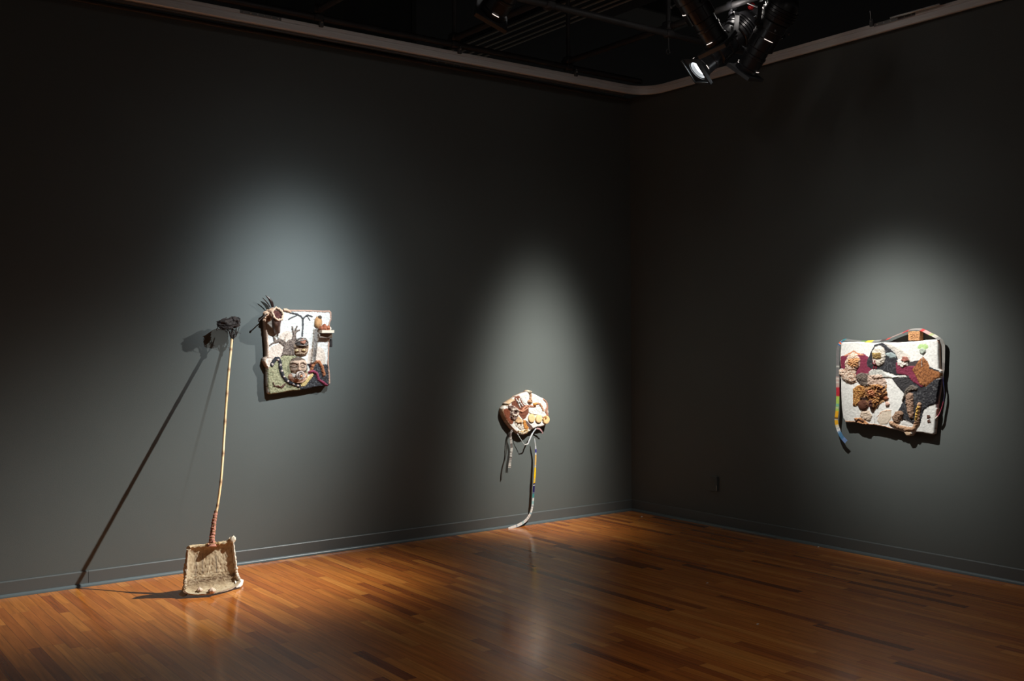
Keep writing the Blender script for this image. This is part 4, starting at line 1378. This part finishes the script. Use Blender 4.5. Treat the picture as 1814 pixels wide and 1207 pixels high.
tipped(fr, [(148, 172), (185, 162), (260, 172), (340, 178), (420, 176), (500, 170), (560, 158), (620, 132), (700, 100), (760, 76), (830, 68), (880, 78), (940, 108), (990, 132), (1030, 160)],
       [0.035] * 15, 0.032,
       [(0, (180, 100, 70)), (0.03, (40, 130, 140)), (0.08, (110, 110, 108)), (0.20, (90, 120, 70)), (0.25, (200, 190, 60)), (0.30, (130, 130, 128)), (0.36, (70, 60, 60)), (0.42, (190, 60, 50)), (0.47, (150, 130, 126)),
        (0.58, RD), (0.64, (140, 136, 132)), (0.76, (200, 60, 60)), (0.80, (216, 160, 156)), (0.86, (170, 180, 130)), (0.90, (196, 192, 180)), (0.95, (140, 138, 134))], 0.42, root)
# right side run
wall_ribbon(fr, [(1030, 158), (1050, 180), (1062, 220), (1064, 320), (1062, 420), (1056, 500), (1068, 600), (1068, 680), (1045, 770), (1020, 830), (990, 862)],
            [0.035, 0.035, 0.03, 0.025, 0.025, 0.025, 0.03, 0.03, 0.035, 0.045, 0.05], [0.022, 0.032, 0.032, 0.030, 0.016, 0.016, 0.016, 0.014],
            [(0, (130, 128, 124)), (0.35, (104, 100, 98)), (0.50, (60, 62, 110)), (0.58, (90, 92, 120)), (0.66, (60, 60, 90)), (0.74, (150, 60, 80)), (0.84, (170, 90, 100)), (0.94, (200, 190, 180))],
            'side_ribbon', RIBM, sub=10, parent=root, twist=[(0, 0.2), (0.4, 0.5), (0.6, 1.0), (1, 0.8)])

# ------------------------------------------------------------------ POLE SCULPTURE
bx, by = -4.05, -0.60
root = empty('standing_sculpture', (bx, by, 0))
tag(root, 'thin pole sculpture rising from a rough beige floor scoop, dark twig nest on top', 'sculpture')
def loc(p):
    return Vector((p[0] - bx, p[1] - by, p[2]))
# scoop surface
NU, NV_ = 56, 72
prof = [(-0.575, 0.285, -4.045, 0.140), (-0.580, 0.230, -4.045, 0.144), (-0.588, 0.170, -4.047, 0.150), (-0.593, 0.120, -4.048, 0.156), (-0.599, 0.085, -4.049, 0.160), (-0.613, 0.054, -4.050, 0.163),
        (-0.640, 0.034, -4.052, 0.168), (-0.675, 0.023, -4.056, 0.172), (-0.712, 0.018, -4.062, 0.172)]
def scoop_pt(u, v, d=0.0):
    t = v * (len(prof) - 1)
    i = min(int(t), len(prof) - 2)
    k = t - i
    q = [prof[i][j] * (1 - k) + prof[i + 1][j] * k for j in range(4)]
    y, z, xc, hw = q
    x = xc + hw * u
    e = abs(u) ** 7
    wall = max(0.0, 1 - max(0.0, v - 0.55) / 0.45)
    y -= (0.034 if u < 0 else 0.016) * e * (0.35 + 0.65 * wall) * (1 if v < 0.75 else 1)
    z += 0.030 * e * max(0.0, v - 0.5) * 2
    z += 0.010 * math.exp(-((u - 1) / 0.15) ** 2) * (1 - v) * 2 - 0.006 * (1 - v) * (1 - abs(u)) 
    if v > 0.6:
        w = (v - 0.6) / 0.4
        y += w * (0.050 * u * u * (1 if u < 0 else 1.5) - 0.018 * math.exp(-((u + 0.35) / 0.4) ** 2))
        x += w * 0.02 * max(0, u) ** 3
    y -= 0.014 * math.exp(-(v / 0.05) ** 2) * (1 - 0.3 * abs(u))     # rolled top lip
    return [x, y, z]
P = np.zeros((NV_ + 1, NU + 1, 3))
for j in range(NV_ + 1):
    for i in range(NU + 1):
        P[j, i] = scoop_pt(-1 + 2 * i / NU, j / NV_)
du = np.gradient(P, axis=1)
dv = np.gradient(P, axis=0)
Nn = np.cross(du, dv)
Nn /= np.linalg.norm(Nn, axis=2, keepdims=True) + 1e-9
if Nn[20, NU // 2, 1] > 0:
    Nn = -Nn
Ug, Vg = np.meshgrid(np.linspace(-1, 1, NU + 1), np.linspace(0, 1, NV_ + 1))
nz = fbm(Ug * 26, Vg * 44, 0, 41, 3)
nz2 = fbm(Ug * 5, Vg * 6, 0, 43, 3)
Pf = P + Nn * (0.0026 * nz + 0.003)[..., None]
Pf[..., 2] = np.maximum(Pf[..., 2], 0.008)
Pb = P - Nn * (0.006 + 0.002 * nz)[..., None]
Pb[..., 2] = np.maximum(Pb[..., 2], 0.001)
C = np.zeros(P.shape) + np.array(lin((170, 150, 120)))
def mixc(C, m, c):
    m = np.clip(m, 0, 1)[..., None]
    return C * (1 - m) + np.array(lin(c)) * m
C = mixc(C, 0.5 + 0.8 * nz2, (194, 176, 146))
C = mixc(C, (nz > 0.35) * 0.5, (132, 110, 84))
C = mixc(C, np.exp(-((Vg - 0.53) / 0.05) ** 2) * (0.75 + 0.6 * nz), (84, 58, 38))
C = mixc(C, np.exp(-((Vg - 0.64) / 0.09) ** 2) * 0.6, (112, 88, 62))
C = mixc(C, np.exp(-((Ug + 0.55) / 0.03) ** 2) * (Vg < 0.42) * (Vg > 0.12) * 0.8, (110, 96, 84))
C = mixc(C, np.exp(-((Ug + 0.28) / 0.025) ** 2) * (Vg < 0.40) * (Vg > 0.10) * 0.7, (104, 92, 82))
C = mixc(C, np.exp(-((Ug - 0.28) / 0.018) ** 2) * (Vg < 0.42) * (Vg > 0.16) * 0.9, (84, 76, 70))
C = mixc(C, (np.abs(Ug) > 0.93) * 0.6, (156, 132, 104))
C = mixc(C, (Vg > 0.85) * (0.5 + 0.5 * nz2), (176, 160, 134))
n = (NV_ + 1) * (NU + 1)
vs = [tuple(loc(q)) for q in Pf.reshape(-1, 3)] + [tuple(loc(q)) for q in Pb.reshape(-1, 3)]
cs = [tuple(q) for q in C.reshape(-1, 3)] + [tuple(np.array(lin((196, 188, 172))) * (0.9 + 0.1 * float(a))) for a in nz.reshape(-1)]
fs = []
W_ = NU + 1
for j in range(NV_):
    for i in range(NU):
        a = j * W_ + i
        fs.append((a, a + 1, a + 1 + W_, a + W_))
        fs.append((a + n, a + W_ + n, a + 1 + W_ + n, a + 1 + n))
bd = [i for i in range(NU)] + [j * W_ + NU for j in range(NV_)] + [NV_ * W_ + i for i in range(NU, 0, -1)] + [j * W_ for j in range(NV_, 0, -1)]
for k in range(len(bd)):
    a, b = bd[k], bd[(k + 1) % len(bd)]
    fs.append((a, b, b + n, a + n))
mb = MB()
mb.add(vs, fs, cs)
mb.build('scoop', PAINT, root)
# rolled rims
for nm, us in (('l', -1.0), ('r', 1.0)):
    rp = [loc(scoop_pt(us, v)) for v in np.linspace(0.02, 0.80, 40)]
    rp = [Vector((p.x + (0.003 if us > 0 else -0.003), p.y - 0.002, max(p.z, 0.012))) for p in rp]
    rd = [0.010 + 0.0035 * float(vnoise(np.array([k * 0.7]), np.array([us * 3.0]), 0, 6)[0]) for k in range(40)]
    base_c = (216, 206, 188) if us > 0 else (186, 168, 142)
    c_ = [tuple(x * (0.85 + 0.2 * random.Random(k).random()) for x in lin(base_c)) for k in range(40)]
    MB().tube(rp, rd, 10, col=c_, noise=0.14, seed=3).build('rolled_rim', PAINT, root)
rp = [loc(scoop_pt(u, 0.0)) + Vector((0, 0.0, 0.0)) for u in np.linspace(-1, 1, 40)]
c_ = [tuple(x * (0.8 + 0.25 * random.Random(k).random()) for x in lin((190, 168, 134))) for k in range(40)]
MB().tube(rp, [0.010 + 0.003 * float(vnoise(np.array([k * 0.6]), np.array([1.0]), 0, 9)[0]) for k in range(40)], 10, col=c_, noise=0.16, seed=5).build('rolled_rim', PAINT, root)
# pale ear at the upper right corner, pale fleece flares outside
ear = MB()
ear.ball(loc((-3.905, -0.600, 0.298)), (0.020, 0.012, 0.022), 12, noise=0.3, seed=2, col=lin((218, 206, 184)))
ear.build('corner_knob', PAINT, root)
fl = MB()
def flare(pts, z0, z1, colr):
    tops = [Vector(loc((x, y, z))) for x, y, z in pts]
    n_ = len(tops)
    vs = [tuple(p) for p in tops] + [(p.x, p.y, max(0.001, p.z - 0.007)) for p in tops]
    fs_ = [tuple(range(n_)), tuple(range(2 * n_ - 1, n_ - 1, -1))] + [(k, (k + 1) % n_, (k + 1) % n_ + n_, k + n_) for k in range(n_)]
    fl.add(vs, fs_, lin(colr))
flare([(-3.905, -0.660, 0.020), (-3.868, -0.640, 0.016), (-3.835, -0.585, 0.012), (-3.812, -0.545, 0.026), (-3.850, -0.540, 0.044), (-3.885, -0.570, 0.066), (-3.900, -0.600, 0.080)], 0, 0, (218, 212, 200))
flare([(-4.200, -0.640, 0.014), (-4.232, -0.655, 0.012), (-4.250, -0.635, 0.024), (-4.205, -0.600, 0.045)], 0, 0, (196, 186, 166))
fl.build('fleece_flare', PAINT, root)
tf = MB()
for (x, y, z, r_) in ((-4.202, -0.612, 0.155, 0.017), (-4.199, -0.612, 0.178, 0.014), (-4.205, -0.614, 0.132, 0.013)):
    tf.ball(loc((x, y, z)), (r_ * 0.7, r_, r_ * 1.3), 10, noise=0.4, seed=int(z * 1000), col=lin((230, 226, 218)))
tf.build('wool_tuft', PAINT, root)
# garlic bulbs
def garlic(p, s, pointed):
    g = MB()
    seg = 30
    prf = [(0.0, 0.0), (0.55, 0.02), (0.92, 0.22), (1.0, 0.45), (0.85, 0.72), (0.5, 0.92), (0.22, 1.06), (0.12, 1.25 if pointed else 1.12), (0.0, 1.32 if pointed else 1.14)]
    vs, fs_, cs_ = [], [], []
    for r_, z in prf:
        for k in range(seg):
            a = 2 * math.pi * k / seg
            lob = 1 - 0.13 * abs(math.cos(a * 3)) ** 6 * min(1, r_ * 1.5)
            vs.append(loc((p[0] + s * r_ * lob * math.cos(a), p[1] + s * r_ * lob * math.sin(a), p[2] + s * z * 1.15)))
            cs_.append(lin((226, 200, 178)) if lob > 0.93 else lin((196, 158, 138)))
    for i in range(len(prf) - 1):
        for k in range(seg):
            a, b = i * seg + k, i * seg + (k + 1) % seg
            fs_.append((a, b, b + seg, a + seg))
    g.add(vs, fs_, cs_)
    g.build('garlic_bulb', PAINT, root)
g1, g2 = on_plane(354, 1050, 2, 0.030), on_plane(376, 1050, 2, 0.030)
def scoop_at(px, py):
    best = None
    for i in range(-40, 41):
        for j in range(60, 101):
            q = scoop_pt(i / 40, j / 100)
            a, b = project(np.array(q))
            e = (a - px) ** 2 + (b - py) ** 2
            if best is None or e < best[0]:
                best = (e, q)
    return best[1]
q1, q2 = scoop_at(354, 1049), scoop_at(376, 1051)
garlic((q1[0], q1[1], q1[2] + 0.002), 0.0185, True)
garlic((q2[0], q2[1], q2[2] + 0.002), 0.024, False)
# pole
Tp = on_plane(411, 600, 1, -0.105)
Bp = on_plane(383, 909, 1, -0.545)
pix = [(383, 909), (387, 886), (391, 855), (394, 820), (396.5, 780), (399, 740), (401.5, 705), (404, 672), (406.5, 645), (409, 620), (411, 600)]
pp = []
for (a, b) in pix:
    t = (909 - b) / (909 - 600)
    pp.append(on_plane(a, b, 1, -0.545 * (1 - t) - 0.105 * t))
pp = smooth_path(pp, 5)
rad, cl = [], []
for k in range(len(pp)):
    t = k / (len(pp) - 1)
    node = (k % 7 == 3)
    rad.append(0.0082 * (0.92 + 0.16 * t) * (1.13 if node else 1.0))
    c_ = lin((226, 184, 130)) if not node else lin((150, 108, 70))
    c2 = lin((236, 206, 158))
    m_ = 0.5 + 0.5 * math.sin(t * 13)
    cl.append(c_ if node else tuple(c_[q] * m_ + c2[q] * (1 - m_) for q in range(3)))
MB().tube([loc(q) for q in pp], rad, 12, col=cl).build('bamboo_pole', WOOD, root)
# pink wrapped neck
npx = [(375.5, 969), (375.5, 960), (376, 950), (377.5, 938), (379, 926), (381, 915), (383, 905)]
nn = []
for (a, b) in npx:
    t = (969 - b) / (969 - 905)
    nn.append(on_plane(a, b, 1, -0.600 * (1 - t) - 0.540 * t))
nn = smooth_path(nn, 7)
rad = [np.interp(k / (len(nn) - 1), [0, 0.12, 0.25, 0.6, 0.9, 1.0], [0.028, 0.020, 0.0165, 0.0145, 0.0115, 0.0090]) * (1 + 0.10 * math.sin(k * 2.1)) for k in range(len(nn))]
cl = [lin((188, 128, 112)) if (k * 5) % 7 < 4 else lin((150, 108, 78)) for k in range(len(nn))]
MB().tube([loc(q) for q in nn], rad, 14, col=cl, noise=0.16, seed=2).build('wrapped_neck', PAINT, root)
bl = MB()
rr = random.Random(5)
for k in range(26):
    u = rr.uniform(-0.16, 0.42)
    q = scoop_pt(u, 0.0)
    bl.ball(loc((q[0], q[1] - 0.006 + rr.uniform(-0.006, 0.006), q[2] + rr.uniform(-0.004, 0.010))), rr.uniform(0.006, 0.011), 8, noise=0.3, seed=k, col=lin((196, 140, 112)) if rr.random() < 0.6 else lin((156, 130, 88)))
bl.build('clay_collar', PAINT, root)
# nest of roots
nc = on_plane(405, 573, 1, -0.12)
nest = MB()
nest.ball(loc(nc) + Vector((0.040, 0, 0.008)), (0.034, 0.028, 0.034), 20, noise=0.3, freq=3, seed=9)
vs = []
nest.ball(loc(nc) + Vector((-0.005, 0, -0.004)), (0.068, 0.030, 0.030), 28, noise=0.34, freq=2.6, seed=7)
rr = random.Random(11)
for k in range(120):
    a0 = rr.uniform(0, 2 * math.pi)
    tilt = rr.uniform(-0.5, 0.5)
    rx, ry, rz = rr.uniform(0.045, 0.080), rr.uniform(0.020, 0.036), rr.uniform(0.018, 0.042)
    ph = rr.uniform(0, 6.28)
    L_ = rr.uniform(0.6, 2.4)
    pts = []
    for j in range(9):
        t = a0 + L_ * j / 8
        x = rx * math.cos(t)
        z = rz * math.sin(t + ph * 0.15) + 0.3 * tilt * x + (0.010 if x > 0.02 else 0)
        y = ry * math.sin(t) * math.cos(tilt)
        pts.append(loc(nc) + Vector((x + rr.uniform(-0.003, 0.003), y, z * 0.9 + rr.uniform(-0.003, 0.003))))
    nest.tube(pts, rr.uniform(0.0012, 0.0030), 5)
nest.build('root_nest', TWIG, root)
tw = MB()
top = loc(Tp)
for (dx, dy, dz, ex, ey, ez) in ((0.030, 0.0, 0.020, 0.050, 0.0, 0.075), (-0.012, 0.01, 0.03, -0.022, 0.01, 0.075), (0.010, -0.02, 0.025, 0.018, -0.03, 0.07), (0.034, 0.01, 0.035, 0.038, 0.02, 0.085),
                             (-0.004, 0.0, 0.03, 0.002, 0, 0.09), (0.02, -0.01, 0.05, -0.02, 0.02, 0.065), (-0.02, -0.01, 0.045, -0.045, -0.01, 0.07)):
    pts = smooth_path([tuple(top + Vector((0, 0, -0.012))), tuple(top + Vector((dx * 0.6, dy, dz * 0.5))), tuple(top + Vector((dx, dy, dz))), tuple(top + Vector((ex, ey, ez)))], 5)
    tw.tube(pts, list(np.linspace(0.0045, 0.002, len(pts))), 6)
tw.tube([top + Vector((0, 0, -0.025)), top + Vector((0, 0, 0.03)), top + Vector((0.004, 0, 0.07))], [0.010, 0.010, 0.005], 10)
rr = random.Random(3)
for k in range(16):
    s_ = Vector((rr.uniform(-0.05, 0.03), rr.uniform(-0.02, 0.02), 0.06 + rr.uniform(0, 0.01)))
    m_ = s_ + Vector((rr.uniform(-0.02, 0.02), 0, -rr.uniform(0.01, 0.03)))
    e_ = m_ + Vector((rr.uniform(-0.02, 0.03), 0, -rr.uniform(0.0, 0.02)))
    tw.tube(smooth_path([tuple(top + s_), tuple(top + m_), tuple(top + e_)], 4), 0.0011, 5)
tw.tube(smooth_path([tuple(top + Vector(q)) for q in ((-0.05, 0, 0.08), (-0.085, 0, 0.085), (-0.10, 0.01, 0.065), (-0.098, 0.01, 0.05))], 5), 0.002, 6)
tw.build('root_stem', TWIG, root)

# ------------------------------------------------------------------ socket plate on the right wall, scraps on the floor
op = on_plane(1266, 857, 0, 0.0)
r0 = empty('wall_plate', (0, op[1], op[2]))
tag(r0, 'small wall-coloured socket plate standing proud low on the right wall', 'wall plate')
MB().box((-0.010, 0, 0), (0.020, 0.080, 0.120), bev=0.003).build('plate', WALL, r0, smooth=False)
MB().box((-0.021, 0, 0.028), (0.003, 0.036, 0.030), bev=0.001).build('socket', WALL, r0, smooth=False)
MB().box((-0.021, 0, -0.028), (0.003, 0.036, 0.030), bev=0.001).build('socket', WALL, r0, smooth=False)
MB().tube([(-0.021, -0.039, -0.052), (-0.021, -0.039, -0.010)], 0.0015, 6).build('bright_edge', STEEL, r0)
lbs = [(1137, 916, 'tiny pale scrap on the floor right beside the room corner'), (1450, 970, 'tiny pale scrap on the floor against the right wall'),
       (1253, 1034, 'tiny pale scrap on the open floor below the socket plate'), (1342, 1107, 'tiny pale scrap on the floor, nearest the bottom right')]
for k, (a, b, lb) in enumerate(lbs):
    q = on_plane(a, b, 2, 0.0)
    s_ = MB()
    r_ = 0.008 if k else 0.009
    s_.ball((0, 0, 0.003), (r_, r_ * 0.6, 0.003), 7, noise=0.4, seed=k)
    o = s_.build('paper_scrap', SCRAP)
    o.location = (q[0], q[1], 0.0)
    tag(o, lb, 'scrap', 'tiny scraps on the wooden floor')
